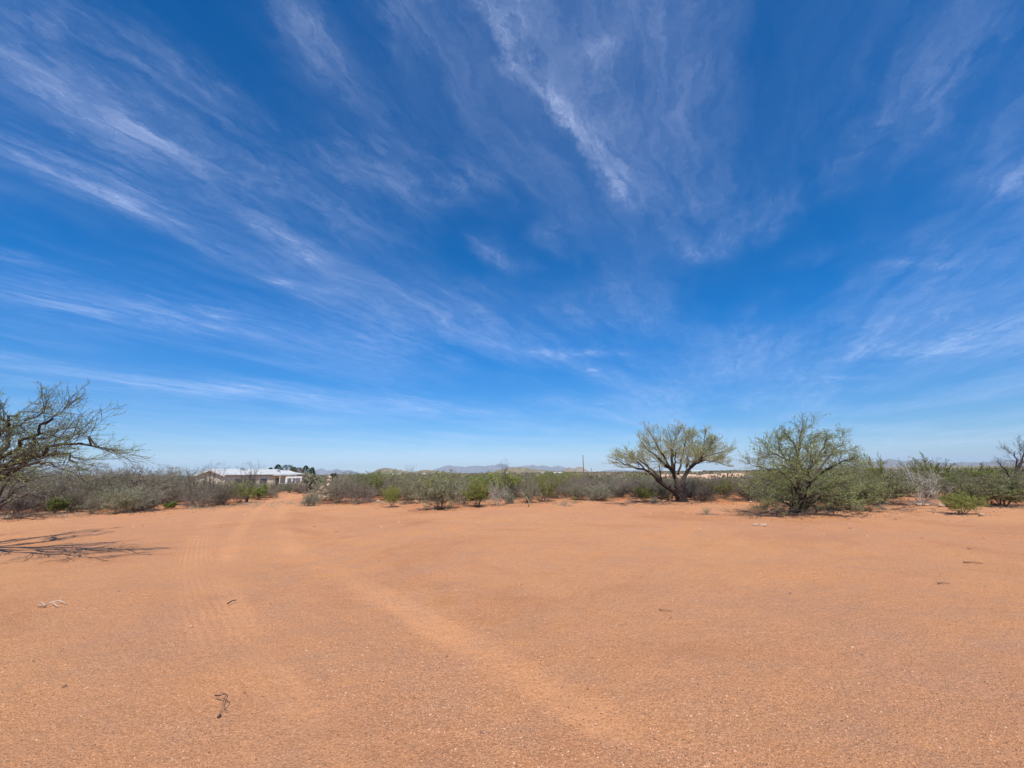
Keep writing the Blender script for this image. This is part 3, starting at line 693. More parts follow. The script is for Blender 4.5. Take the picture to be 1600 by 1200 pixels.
# ------------------------------------------------------------------ trees
cfg_mesq = dict(max=4, wob=[.1, .12, .12, .11, .10], trop=[.0, .05, .07, .08, .05], n=[7, 10, 8, 6], t0=[.35, .32, .12, .12], ang=[(18, 45), (22, 62), (18, 50), (18, 50)],
                lr=[.42, .43, .56, .60], rr=[.5, .36, .45, .6], rmin=.006, taper=.4, floor=.3, mind=-.1)
# 1. the spreading mesquite, dark trunk and wide pale crown
T0 = ground_at(1060, 784); rnd.seed(31); pl = Plant(cfg_mesq)
def tp(px, py, dy): return P(px, py, T0.y+dy)-T0
def zx(x, y, dy): return tp(920+x/6.154, 640+y/6.154, dy)     # read off an enlargement of the photograph
trunk = pl.limb([tp(1066, 785.5, 0), zx(890, 850, .0), zx(870, 790, 0), zx(850, 750, 0)], .33, .20, 0, False)
sub1 = pl.limb([zx(900, 870, 0), zx(820, 780, -.1), zx(740, 735, -.2), zx(690, 700, -.3)], .19, .11, 0, False)
def L_(pts, r0, r1, lev=1, kids=True): pl.limb([zx(*p) for p in pts], r0, r1, lev, kids)
L_([(690,700,-.3),(640,650,-.5),(560,590,-.8),(470,565,-1.1),(390,540,-1.4),(310,505,-1.7)], 0.096, 0.024)
L_([(700,690,-.3),(650,620,-.1),(590,560,.2),(520,510,.6),(430,460,1.0),(330,420,1.3)], 0.081, 0.018)
L_([(700,700,-.3),(690,640,-.5),(678,550,-.6)], 0.059, 0.021, 2)
L_([(850,750,0),(830,650,.1),(780,570,.3),(700,480,.5),(620,420,.8),(540,350,1.1),(500,300,1.4)], 0.111, 0.018)
L_([(830,660,.1),(800,560,-.2),(795,450,-.4),(800,380,-.6),(830,310,-.8),(850,240,-1.0)], 0.104, 0.018)
L_([(795,570,-.1),(740,490,-.7),(690,410,-1.1),(640,330,-1.5),(610,260,-1.8)], 0.074, 0.015)
L_([(850,750,0),(900,700,.1),(930,630,.2),(980,550,.1),(1060,480,0),(1150,440,-.2),(1270,410,-.4)], 0.141, 0.021)
L_([(925,640,.2),(935,540,.6),(955,440,1.0),(980,340,1.3),(1000,250,1.6)], 0.089, 0.015)
L_([(860,620,.2),(880,540,.5),(905,430,.7),(920,330,.9),(940,250,1.1)], 0.067, 0.015)
L_([(980,550,.1),(1050,500,-.6),(1130,480,-1.0),(1210,500,-1.3),(1300,530,-1.6)], 0.067, 0.015)
L_([(1060,480,0),(1090,400,.5),(1110,320,.8),(1120,240,1.0)], 0.059, 0.012)
L_([(1060,480,0),(1150,380,-.8),(1200,300,-1.2)], 0.059, 0.012)
L_([(780,570,.3),(720,540,1.2),(680,470,2.0),(640,400,2.6)], 0.067, 0.015)
L_([(935,600,.2),(1000,540,1.3),(1060,470,2.0),(1090,400,2.5)], 0.067, 0.015)
L_([(560,590,-.8),(480,520,-1.8),(420,450,-2.5)], 0.052, 0.012)
L_([(1000,540,0),(1060,520,-1.5),(1120,450,-2.4)], 0.052, 0.012)
L_([(820,640,0),(810,560,-1.2),(840,460,-2.1),(850,380,-2.8)], 0.059, 0.012)
L_([(955,440,1),(965,435,.9),(975,425,.8)], 0.067, 0.042, 4, False)
t1 = thing('mesquite_tree', 'spreading mesquite tree with forked dark trunk and wide pale green crown on the red dirt', 'tree', T0)
pl.wood((0,), 'trunk', MT['bark'], t1); pl.wood((1, 2), 'limbs', MT['bark'], t1); pl.wood((3, 4), 'twigs', MT['twig'], t1)
pl.leaves((3, 4), 13, (.052, .017), 'leaves', MT['leaf_mesq'], t1, .1)
print('tree1', len(pl.sk))

# 2. the bushy mesquite, many stems and low skirts of twigs
B0 = ground_at(1243, 801); rnd.seed(42)
cfg_b = dict(cfg_mesq, n=[8, 11, 8, 5], lr=[.42, .36, .52, .6], wob=[.1, .14, .18, .2, .22], floor=.12, mind=-.3, trop=[.0, .04, .04, .02, .0], rmin=.005)
pl = Plant(cfg_b)
def bz(x, y, dy):
    x = 690+(x-690)*.84; y = y+max(0, 560-y)*.14
    return P(1130+x/5.714, 640+y/5.714, B0.y+dy)-B0
def L2(pts, r0, r1, lev=1, kids=True): pl.limb([bz(*p) for p in pts], r0, r1, lev, kids)
L2([(690,925,0),(680,800,0),(690,620,.1),(680,500,.1),(660,330,.2),(700,200,.3),(705,110,.3)], 0.094, 0.016)
L2([(680,560,.1),(640,300,-.3),(600,240,-.4),(520,150,-.6)], 0.036, 0.010)
L2([(690,600,0),(620,500,-.3),(540,420,-.5),(430,370,-.8),(330,310,-1.0)], 0.058, 0.016)
L2([(640,560,0),(540,440,.5),(480,330,.8),(440,200,1.0)], 0.043, 0.012)
L2([(700,700,0),(800,520,-.2),(880,400,-.5),(950,300,-.7),(960,220,-.8)], 0.058, 0.012)
L2([(720,700,0),(860,560,.4),(980,420,.8),(1060,330,1.1),(1150,220,1.3)], 0.058, 0.012)
L2([(800,650,0),(960,520,-.6),(1090,460,-1.0),(1220,430,-1.3)], 0.043, 0.012)
L2([(690,480,0),(760,350,.6),(780,250,.9),(860,210,1.1)], 0.036, 0.010)
L2([(700,800,0),(600,650,-.7),(480,560,-1.2),(330,520,-1.6),(210,500,-1.9)], 0.050, 0.012)
L2([(680,860,0),(560,740,-.5),(430,680,-.9),(300,660,-1.1)], 0.043, 0.012)
L2([(680,880,0),(560,800,-.8),(450,790,-1.2),(370,830,-1.5)], 0.036, 0.010)
L2([(720,860,0),(880,720,-.8),(1000,680,-1.3),(1120,660,-1.6)], 0.050, 0.012)
L2([(720,880,0),(900,780,-.9),(1060,760,-1.3),(1180,800,-1.6)], 0.043, 0.010)
L2([(740,840,0),(900,640,.6),(1080,580,1.2),(1240,560,1.6)], 0.050, 0.012)
L2([(740,860,0),(960,700,.5),(1150,680,1.0),(1330,690,1.3)], 0.050, 0.010)
L2([(700,820,0),(640,700,-1.4),(640,560,-2.0),(650,460,-2.3)], 0.043, 0.012)
L2([(710,820,0),(780,660,-1.5),(800,520,-2.0),(820,420,-2.3)], 0.043, 0.012)
L2([(700,820,0),(640,620,1.3),(600,480,2.0),(580,380,2.4)], 0.043, 0.012)
L2([(710,820,0),(760,620,1.4),(800,470,2.1)], 0.043, 0.012)
L2([(690,900,0),(620,870,-.4),(580,880,-.5)], 0.072, 0.032, 2)
L2([(720,920,0),(780,850,-.3),(850,860,-.5),(860,930,-.6)], 0.043, 0.016, 2)
for k in range(16):
    a = k*2*math.pi/16+rnd.uniform(-.2, .2); l = rnd.uniform(1.0, 1.7); zz = rnd.uniform(.25, 1.1); c_, s_ = math.cos(a), math.sin(a)
    pl.limb([Vector((0, 0, .15)), Vector((c_*l*.35, s_*l*.35, .25+zz*.35)), Vector((c_*l*.75, s_*l*.75, .2+zz*.8)), Vector((c_*l*1.1, s_*l*1.1, .1+zz))], .045, .008, 2)
t2 = thing('bushy_mesquite', 'bushy mesquite with many stems and green twigs down to the red dirt', 'tree', B0)
pl.wood((0, 1), 'trunk', MT['bark'], t2); pl.wood((2,), 'limbs', MT['limb'], t2); pl.wood((3, 4), 'twigs', MT['stem_brown'], t2)
pl.leaves((3, 4), 19, (.046, .017), 'leaves', MT['leaf_tree'], t2, .05)
print('tree2', len(pl.sk))

# 3. the mesquite leaning in from the left, trunk outside the picture
A0 = ground_at(-150, 868); rnd.seed(53)
cfg_l = dict(cfg_mesq, max=4, n=[10, 13, 7, 4], t0=[.2, .15, .12, .1], lr=[.40, .23, .55, .6], ang=[(14, 38), (14, 40), (16, 42), (18, 45)], trop=[.0, .02, .02, .02, .0], wob=[.08, .09, .11, .13, .15], floor=.9, mind=-.25, rmin=.0045, rr=[.5, .36, .45, .6])
pl = Plant(cfg_l)
def az(x, y, dy):
    y = y+max(0, 520-y)*.33; x = x-max(0, x-250)*.30
    return P(x/4.286, 580+y/4.286, A0.y+dy)-A0
def L3(pts, r0, r1, lev=1, kids=True): pl.limb([az(*p) for p in pts], r0, r1, lev, kids)
pl.limb([Vector((0, 0, -.1)), Vector((.1, 0, .5)), Vector((.35, .05, .9))], .26, .2, 0, False)
base3 = (lambda v: v)(Vector((.35, .05, .9)))
def L3b(pts, r0, r1, lev=1): pl.limb([base3]+[az(*p) for p in pts], r0, r1, lev)
L3b([(-200,760,0),(0,700,0),(80,670,0),(200,590,0),(380,550,.1),(520,560,.2),(620,610,.3)], 0.093, .015)
L3b([(-150,700,.2),(0,600,.3),(50,500,.3),(45,400,.4),(40,280,.4),(10,210,.5)], 0.068, .02)
L3b([(-100,720,.2),(50,640,.5),(140,560,.7),(230,470,.9),(330,420,1.1),(450,340,1.3)], 0.050, .012)
L3b([(-150,680,-.3),(60,560,-.6),(160,440,-.9),(240,330,-1.1),(330,250,-1.3),(400,200,-1.4)], 0.050, .012)
L3b([(-100,700,0),(150,600,-.3),(330,520,-.5),(480,500,-.7),(620,460,-.9),(740,460,-1.0),(815,500,-1.1)], 0.056, .012)
L3b([(-200,650,.6),(-60,480,.8),(60,330,1.0),(180,220,1.2),(300,150,1.3),(330,90,1.4)], 0.056, .012)
L3b([(-200,650,-.6),(-100,500,-.9),(0,350,-1.2),(60,230,-1.4),(130,160,-1.5)], 0.050, .012)
L3b([(-100,740,-.5),(80,680,-1.0),(220,620,-1.2),(330,600,-1.4),(420,640,-1.5)], 0.043, .012)
L3b([(-300,600,.3),(-250,400,.4),(-160,250,.5),(-80,150,.5)], 0.062, .02)
L3b([(-450,600,0),(-600,450,0),(-700,300,0)], 0.062, .02)
L3b([(-400,700,.9),(-500,550,1.4),(-560,380,1.8)], 0.056, .02)
L3b([(0,660,1.0),(200,560,1.7),(380,460,2.2),(560,400,2.5)], 0.050, .012)
t3 = thing('mesquite_tree', 'thinly leafed mesquite reaching in from the left edge with long drooping branches', 'tree', A0)
pl.wood((0, 1, 2), 'trunk', MT['bark'], t3); pl.wood((3, 4), 'twigs', MT['twig_dark'], t3)
pl.leaves((3, 4), 20, (.034, .010), 'leaves', MT['leaf_tree'], t3, .3)
print('tree3', len(pl.sk))

# 4. small mesquite behind it at the left edge
S0 = ground_at(-12, 806); rnd.seed(64); pl = Plant(dict(cfg_l, floor=.3, n=[7, 8, 6, 4], lr=[.4, .4, .5, .5]))
def sz(x, y, dy): return P(x/4.286, 580+y/4.286, S0.y+dy)-S0
for pts, r0 in (([(-20,920,0),(40,850,0),(100,780,.1),(190,750,.1),(290,770,.2)], .10), ([(-20,920,0),(60,810,.4),(140,700,.6),(240,650,.8)], .08),
                ([(-20,920,0),(0,800,-.3),(60,720,-.6),(150,660,-.8)], .08), ([(-20,920,0),(-60,780,.3),(-80,680,.5)], .08),
                ([(-20,920,0),(120,840,-.6),(230,820,-1.0),(320,850,-1.3)], .07), ([(-20,920,0),(-100,800,-.5),(-200,740,-.8)], .08), ([(30,850,0),(150,740,1.0),(330,700,1.5)], .06)):
    pl.limb([sz(*p) for p in pts], r0, .015, 1)
t4 = thing('mesquite_tree', 'small low mesquite with a pale leaning trunk at the left edge behind the drooping branches', 'tree', S0)
pl.wood((1,), 'trunk', MT['limb'], t4); pl.wood((2,), 'limbs', MT['limb'], t4); pl.wood((3, 4), 'twigs', MT['twig_dark'], t4)
pl.leaves((3, 4), 14, (.06, .018), 'leaves', MT['leaf_olive'], t4, .1)

# 5. bare tree at the right edge, above the thicket
E0 = ground_at(1580, 779); rnd.seed(75); pl = Plant(dict(cfg_mesq, n=[7, 6, 5, 4], floor=.3, lr=[.4, .4, .5, .5]))
def ez(x, y, dy): return P(1340+x/6.154, 680+y/6.154, E0.y+dy)-E0
for pts, r0 in (([(1480,600,0),(1500,420,0),(1570,290,0),(1590,200,0),(1600,130,0)], .09), ([(1500,420,0),(1540,260,.4),(1500,180,.6),(1450,150,.8)], .05),
                ([(1510,400,0),(1640,300,-.3),(1720,200,-.5)], .06), ([(1500,430,0),(1420,330,-.4),(1370,280,-.7)], .05), ([(1560,300,0),(1660,220,.6),(1690,140,.9)], .05)):
    pl.limb([ez(*p) for p in pts], r0, .012, 1)
t5 = thing('bare_tree', 'leafless dark tree rising above the thicket at the right edge', 'tree', E0)
pl.wood((1, 2), 'trunk', MT['bark'], t5); pl.wood((3, 4), 'twigs', MT['twig_dark'], t5)
pl.leaves((4,), 5, (.05, .018), 'leaves', MT['leaf_olive'], t5, .1)

# --- evergreens behind the house
def evergreen(px, top, wpx, D, conic, m, label, name='evergreen_tree'):
    base = P(px, 742, D); base.z = hz(base.x, base.y); h = P(px, top, D).z-base.z; w_ = wpx*1.3/F*D/2
    t = thing(name, label, 'tree', base, group='dark trees behind the pale house')
    b = MB(); b.tube([(0, 0, -.1), (.05, 0, h*.5), (0, .03, h*.93)], [.16, .11, .02], 6); b.build('trunk', MT['bark'], t, True)
    k = 2600; z = rng.random(k)**.9; prof = (1-z)**.62*.95+.05 if conic else np.sqrt(np.clip(1-(2*z-1)**2*.92, 0, 1))
    a = rng.random(k)*6.283; lump = 1+.3*np.sin(a*3+z*9+px)+.28*np.sin(a*5-z*14+px*2)
    r_ = prof*w_*lump*rng.uniform(.45, 1, k)**.6
    c = np.column_stack([np.cos(a)*r_, np.sin(a)*r_, h*(.1+.9*z)])
    A = np.column_stack([np.cos(a), np.sin(a), rng.normal(.2, .5, k)])+rng.normal(0, .5, (k, 3)); A /= np.linalg.norm(A, axis=1)[:, None]
    B = np.cross(A, rng.normal(0, 1, (k, 3))); B /= np.linalg.norm(B, axis=1)[:, None]; s_ = rng.uniform(.12, .3, (k, 1))
    V = np.stack([c, c+A*s_*.5+B*s_*.3, c+A*s_, c+A*s_*.5-B*s_*.3], 1).reshape(-1, 3)
    mesh_obj('crown', V, np.arange(len(V)).reshape(-1, 4), m, t)
for a in [(422, 731, 12, 118, True, MT['leaf_dark'], 'small pointed dark evergreen just over the roof ridge, leftmost of the row'),
          (433, 726, 15, 120, True, MT['leaf_dark'], 'tallest pointed dark evergreen behind the roof, second of the row'),
          (448, 727, 17, 116, False, MT['leaf_dark'], 'rounded dark evergreen behind the right end of the roof'),
          (459, 730, 11, 119, True, MT['leaf_dark'], 'narrow dark evergreen between the rounded one and the rusty brown tree'),
          (465, 731, 14, 112, False, MT['leaf_rust'], 'rusty brown tree among the dark evergreens'),
          (477, 728, 15, 118, True, MT['leaf_dark'], 'pointed dark evergreen right of the rusty brown tree'),
          (487, 731, 13, 114, True, MT['leaf_dark'], 'pointed dark evergreen at the right end of the row'),
          (472, 738, 26, 104, False, MT['leaf_olive'], 'low olive green tree in front of the evergreens beside the roof end'),
          (522, 740, 8, 110, False, MT['leaf_dark'], 'small round dark tree alone right of the evergreen row')]: evergreen(*a)

# ------------------------------------------------------------------ the pale manufactured house
white = simple('white metal roofing', (.50, .50, .47), .6, .14, .5); trim = simple('white painted trim', (.62, .62, .58), .6, .05, 2)
tan = simple('pale tan siding', (.60, .55, .40), .8, .1, 1.5); gwall = simple('shaded grey tan siding', (.36, .34, .30), .8, .1, 1.5)
dark = simple('dark window glass', (.03, .035, .045), .15, .1, 2, spec=.6); grey = simple('grey metal', (.30, .31, .32), .5, .1, 3)
def house():
    gx, gy = -.9, .436; lx, ly = .436, .9; Wd, Ln = 9.6, 17.2
    bx, by = HOUSE_B; gz = hz(bx, by)-.1
    eave = P(353, 742, by).z-gz; rid = P(333, 734.3, by+3).z-gz
    t = thing('manufactured_house', 'long pale manufactured house with white metal roof and tan gable behind the left thicket', 'house', (bx, by, gz))
    p = lambda g, l, z: Vector((gx*g+lx*l, gy*g+ly*l, z))
    b = MB(); th = .15
    b.poly([p(0,0,0), p(Wd,0,0), p(Wd,0,eave), p(Wd/2,0,rid-.12), p(0,0,eave)], p(0,Ln,0)); b.build('wall', tan, t)
    b = MB(); o = .45; sl = (rid-eave)/(Wd/2)
    # two roof pitches with a hipped far end
    for s_ in (0, 1):
        e = -o if s_ == 0 else Wd+o; ze = eave-sl*o
        A = [p(e,-o,ze+.02), p(Wd/2,-o,rid+.02), p(Wd/2,Ln-3.2,rid+.02), p(e,Ln+o,ze+.02)]
        if s_: A = A[::-1]
        b.poly(A, Vector((0, 0, .14)))
    b.poly([p(-o,Ln+o,eave-sl*o+.02), p(Wd/2,Ln-3.2,rid+.02), p(Wd+o,Ln+o,eave-sl*o+.02)], Vector((0, 0, .14)))
    r_ = b.build('roof', white, t)
    for l, g, dz in ((5.5, 3.7, .35), (12.3, 1.6, .3)):
        v = MB(); zc_ = eave+sl*g; v.box(tuple(p(g, l, zc_+.25)), (.5, .5, .6), .4); v.box(tuple(p(g, l, zc_+.6)), (.8, .7, .1), .4); v.build('roof_vent', grey, r_)
    b = MB()                                                  # white rake boards and corner boards of the gable
    for g0, z0, g1, z1 in ((-.45, eave-sl*.45, Wd/2, rid), (Wd/2, rid, Wd+.45, eave-sl*.45)):
        b.poly([p(g0,-.5,z0-.2), p(g1,-.5,z1-.2), p(g1,-.5,z1+.17), p(g0,-.5,z0+.17)], p(0,-.06,0))
    for g in (.1, Wd-.1): b.box(tuple(p(g, -.03, eave/2)), (.22, .1, eave-.1), .436+.02)
    b.build('gable_trim', trim, t)
    rz = math.atan2(ly, lx)
    b = MB(); b.box(tuple(p(-.03, Ln/2, eave-.22)), (Ln-.2, .08, .22), rz); b.build('eave_board', grey, t)
    for l, wl_, zc_, hh in ((2.6, 1.5, 1.5, 1.0), (5.6, 1.0, 1.5, .9), (7.8, 1.6, 1.5, 1.0), (15.6, 1.3, 1.5, 1.0)):
        f = MB(); f.box(tuple(p(-.04, l, zc_)), (wl_+.2, .1, hh+.2), rz); fo = f.build('window', trim, t)
        f = MB(); f.box(tuple(p(-.10, l, zc_)), (wl_, .04, hh), rz); f.build('pane', dark, fo)
    # covered porch
    po = MB(); po.box(tuple(p(-1.3, 11.8, eave-.15)), (4.2, 2.7, .16), rz); po.build('porch_roof', trim, t)
    for l in (9.9, 11.8, 13.7):
        q = MB(); q.box(tuple(p(-2.5, l, (eave-.2)/2)), (.14, .14, eave-.26), rz); q.build('porch_post', trim, t)
    q = MB(); q.box(tuple(p(-.05, 11.2, 1.1)), (1.0, .08, 2.1), rz); q.build('door', dark, t)
    q = MB(); q.box(tuple(p(-2.5, 11.8, .9)), (3.6, .06, .08), rz); q.box(tuple(p(-2.5, 11.8, .5)), (3.6, .05, .06), rz); q.build('porch_rail', trim, t)
    # side frame left of the gable
    q = MB(); q.box(tuple(p(Wd+1.3, .5, eave*.42)), (.2, .2, eave*.84), .4); q.box(tuple(p(Wd+.6, .5, eave*.86)), (1.5, .2, .12), .436+math.pi/2*0-.87+.0); q.build('side_frame', trim, t)
house()
def gate():
    g = P(447, 760, 78); gz = hz(g.x, g.y); k = 78/F
    t = thing('entry_frame', 'white square post and beam frame standing beside the right end of the house', 'frame', (g.x, g.y, gz))
    top = P(447, 747, 78).z-gz
    for dx, r_ in ((0, .16), (7.5*k, .1), (20*k, .1)):
        b = MB(); b.box((dx, dx*.2, top/2), (r_*2, r_*2, top)); b.build('post', trim, t)
    b = MB(); b.box((10*k, 10*k*.2, top+.12), (23*k, .3, .3), .197); b.box((14*k, 14*k*.2+.3, top-.35), (12*k, .12, .4), .197); b.build('beam', trim, t)
gate()

# distant white roofed buildings on the plain
def cabin(px, py, wpx, hpx, D, label):
    a = P(px, py, D); z0 = hz(a.x, a.y); w_ = wpx/F*D; h = a.z-z0+hpx/F*D/2; h = max(h, 1.9)
    t = thing('distant_building', label, 'building', (a.x, a.y, z0-.3), rnd.uniform(-.3, .3))
    b = MB(); b.box((0, 0, h*.33), (w_*.92, w_*.4, h*.66)); b.build('wall', tan, t)
    b = MB(); e, r_ = h*.66, h
    b.poly([(-w_/2, -w_*.24, e), (w_/2, -w_*.24, e), (w_/2, 0, r_), (-w_/2, 0, r_)], (0, 0, .15))
    b.poly([(-w_/2, 0, r_), (w_/2, 0, r_), (w_/2, w_*.24, e), (-w_/2, w_*.24, e)], (0, 0, .15)); b.build('roof', white, t)
    for s_ in (-.25, .2):
        b = MB(); b.box((w_*s_, -w_*.2-.04, h*.36), (w_*.1, .06, h*.2)); b.build('window', dark, t)
cabin(620, 745, 13, 2.5, 300, 'low white roofed building on the plain below the pointed hill')
cabin(664, 743, 8, 2.5, 330, 'small white building on the plain below the second hill')
cabin(793, 741, 6, 2, 380, 'tiny pale building at the left foot of the broad central hill')
cabin(848, 740, 5, 2, 400, 'tiny pale building at the middle of the broad central hill foot')
cabin(872, 739.5, 14, 2.5, 340, 'long white building on the plain left of the utility pole')
cabin(1088, 736, 16, 2, 330, 'long low white building on the skyline right of the spreading mesquite')

# utility poles
def pole(px, top, D, r_, label, arm=True):
    a = P(px, 740, D); z0 = hz(a.x, a.y); h = P(px, top, D).z-z0
    t = thing('utility_pole', label, 'pole', (a.x, a.y, z0-.2))
    b = MB(); b.tube([(0, 0, 0), (0, 0, h/2), (0, 0, h+.2)], [r_, r_*.85, r_*.7], 8); b.build('post', simple('weathered pole wood', (.16, .12, .09), .9, .3, 3), t)
    if arm:
        b = MB(); b.box((0, 0, h-.45), (1.5, .12, .14)); b.build('crossarm', MT['limb'], t)
        for dx in (-.65, 0, .65):
            b = MB(); b.tube([(dx, 0, h-.4), (dx, 0, h-.28), (dx, 0, h-.2)], [.04, .07, .03], 6); b.build('insulator', grey, t)
pole(912, 711, 140, .17, 'tall wooden utility pole standing on the plain left of the spreading mesquite', False)
pole(924, 731, 150, .12, 'short wooden pole just right of the tall utility pole', False)

# bare bank of dirt behind the spreading mesquite, with what stands before it
def bank():
    D = 60.; xs = np.linspace(1022, 1200, 150); nx = len(xs); ny = 26; G = []
    top = np.interp(xs, [1022, 1036, 1050, 1080, 1110, 1130, 1150, 1170, 1190, 1200], [746, 741, 740, 740.5, 741, 738.5, 739, 741, 744, 748])
    for j, t in enumerate(np.linspace(0, 1, ny)):
        pts = np.array([list(P(a, b, D)) for a, b in zip(xs, top)]); y = D-2.6+t*7
        x = pts[:, 0]*y/D; g = height(x, y+x*0); f = np.interp(t, [0, .12, .34, .42, .6, 1], [0, .22, .86, 1, .9, 0])
        n = fbm(x/.9+3, y/.9+x*0, 4)
        z = g+(pts[:, 2]-g)*f+n*.30*(f*(1.6-f))-.05
        G.append(np.column_stack([x, y+n*.5+x*0, z]))
    V = np.vstack(G); i = np.arange(ny-1)[:, None]*nx; j = np.arange(nx-1)[None]
    tag(mesh_obj('dirt_bank', V, np.stack([i+j, i+j+1, i+nx+j+1, i+nx+j], -1).reshape(-1, 4), simple('pinkish tan bare earth', (.52, .33, .22), .95, .25, 1.1, .05), None, True), kind='structure')
bank()
def truck():
    a = P(1181, 752, 52); z0 = hz(a.x, a.y); t = thing('white_vehicle', 'white parked vehicle half hidden behind the left side of the bushy mesquite', 'vehicle', (a.x, a.y, z0), .25)
    m = simple('white vehicle paint', (.75, .76, .78), .35, .04, 1)
    b = MB(); b.box((0, 0, .68), (4.3, 1.75, .62), 0, .97); b.box((.25, 0, 1.22), (2.4, 1.55, .56), 0, .84); b.build('body', m, t)
    b = MB(); b.box((-.35, -.765, 1.2), (.85, .03, .36)); b.box((.75, -.765, 1.2), (.85, .03, .36)); b.build('side_window', dark, t)
    for x in (-1.35, 1.35):
        for y in (-.8, .8):
            b = MB(); b.tube([(x, y-.1, .34), (x, y+.1, .34)], [.34, .34], 16); w_ = b.build('wheel', simple('black tyre rubber', (.03, .03, .03), .8), t)
            b = MB(); b.tube([(x, y-.12, .34), (x, y+.12, .34)], [.19, .19], 12); b.build('rim', grey, w_)
truck()

# ------------------------------------------------------------------ rocks, sticks, gravel
rockm = simple('tan weathered rock', (.50, .38, .26), .95, .25, 6, .03); palerock = simple('pale stone', (.44, .31, .215), .9, .2, 12, .02)
def rock(loc, s, m, label, cat='rock', seed=0, rz=0, group=None, name='rock', tilt=(0, 0)):
    q = np.random.default_rng(seed); n, k = 14, 9; V = []
    dirs = q.normal(0, 1, (9, 3)); dirs /= np.linalg.norm(dirs, axis=1)[:, None]; off = q.uniform(.62, .95, 9)
    for i in range(k+1):
        ph = math.pi*i/k
        for j in range(n):
            a = 2*math.pi*j/n; d = np.array([math.sin(ph)*math.cos(a), math.sin(ph)*math.sin(a), math.cos(ph)])
            r_ = min(1.0, min([o/max(d@u, 1e-3) for u, o in zip(dirs, off) if d@u > .1] or [1]))*q.uniform(.96, 1.03)
            V.append(d*r_*np.array(s)/2)
    F_ = [[i*n+j, (i+1)*n+j, (i+1)*n+(j+1) % n, i*n+(j+1) % n] for i in range(k) for j in range(n)]
    o = mesh_obj(name, np.array(V), np.array(F_), m, None, False); o.location = loc; o.rotation_euler = (tilt[0], tilt[1], rz)
    return tag(o, label, cat, group)
g = ground_at(503, 784)
for k, (dx, dy, z, sz_, m_, lab) in enumerate([(.0, 0, .18, (.62, .5, .42), rockm, 'broad tan rock at the front base of the rock pile by the road'),
    (-.42, .1, .15, (.5, .4, .34), rockm, 'low tan rock at the left base of the rock pile'), (-.75, -.05, .1, (.34, .3, .24), palerock, 'small pale rock lying at the left end of the rock pile'),
    (.38, .15, .2, (.5, .45, .46), rockm, 'tan rock at the right base of the rock pile'), (-.28, .1, .42, (.46, .34, .24), palerock, 'pale rock on the left slope of the rock pile, lower one'),
    (.05, .15, .52, (.5, .4, .34), rockm, 'blocky tan rock in the middle of the rock pile'), (-.08, .1, .72, (.46, .32, .2), palerock, 'pale slanting rock on the left slope of the rock pile, upper one'),
    (.22, .2, .82, (.34, .32, .4), rockm, 'upright tan rock near the top of the rock pile'), (.24, .2, 1.12, (.28, .26, .3), rockm, 'tan rock second from the top of the rock pile'),
    (.25, .2, 1.32, (.27, .24, .18), palerock, 'pale capping rock, highest of the rock pile by the road'), (-.5, -.3, .08, (.26, .24, .18), rockm, 'small tan rock in front of the rock pile')]):
    rock((g.x+dx, g.y+dy, g.z+z), sz_, m_, lab, seed=k+1, rz=k*1.3, tilt=(0, -.35 if 'slope' in lab else .05))
for i, (px, py, s_, lab) in enumerate([(581, 784, .40, 'white stone below the mauve brushy shrubs, larger of two'), (591, 783.5, .30, 'white stone just right of a larger white stone'),
        (650, 784, .2, 'small white stone beside the largest central shrub'), (1174, 786, .22, 'white stone at the left foot of the bushy mesquite'),
        (1436, 790, .28, 'pale stone among the bleached stems, left one'), (1447, 790.5, .28, 'pale stone among the bleached stems, right one'),
        (1476, 792, .42, 'pinkish stone between the bleached stems and the lone creosote'), (1460, 797, .22, 'small orange stone on the dirt left of the lone creosote'),
        (1535, 806, .2, 'small pale stone on the dirt right of the lone creosote'), (1180, 821, .16, 'flat pale stone on the dirt in front of the bushy mesquite'), (1193, 822, .22, 'wider flat pale stone in front of the bushy mesquite')]):
    g = ground_at(px, py); rock((g.x, g.y, g.z+s_*.14), (s_, s_*.8, s_*.5), palerock, lab, seed=20+i, rz=i)

def stick(name, pts, r0, m, label, cat='stick', lift=.01, side=(), n=5):
    b = MB(); P3 = []
    for k, (px, py, dz) in enumerate(pts): g = ground_at(px, py); P3.append(Vector((g.x, g.y, g.z+lift+dz)))
    b.tube(P3, list(np.linspace(r0, r0*.45, len(P3))), n)
    for br in side:
        Q = [ground_at(px, py)+Vector((0, 0, lift+dz)) for px, py, dz in br]; b.tube(Q, list(np.linspace(r0*.6, r0*.3, len(Q))), n)
    return tag(b.build(name, m, None, True), label, cat)
dk = simple('dark dead wood', (.075, .05, .04), .9, .3, 20)
stick('twig', [(335,1094,.02),(342,1097,.03),(350,1099,.05),(354,1103,.05),(351,1108,.03),(348,1112,.02)], .0042, dk, 'dark crooked twig on the gravel in the lower left foreground',
      side=[[(340,1096,.025),(344,1093.5,.035),(350,1098,.045)], [(351,1100,.04),(348,1105,.03),(347,1111,.02)], [(347,1112,.012),(344,1116,.008),(342,1121,.0)], [(349,1113,.01),(353,1114.5,.008),(358,1114.5,.0)]])
rock(ground_at(342, 1121)+Vector((0, 0, .008)), (.022, .03, .022), dk, 'small dark clod at the lower end of the crooked twig', 'clod', 77, name='clod')
stick('stick', [(58,949,.01),(70,950,.02),(80,946,.03),(92,944,.03),(104,945,.0)], .010, simple('sun bleached wood', (.58, .44, .33), .9, .15, 12), 'pale bleached forked stick lying on the dirt at left',
      side=[[(80,946,.03),(88,950,.01),(96,949,.01)], [(62,944,.02),(70,950,.02)], [(92,944,.03),(98,941,.03)]])
stick('stick', [(355,946,.01),(362,943,.02),(369,940,.01)], .009, dk, 'short dark stick on the wheel track')
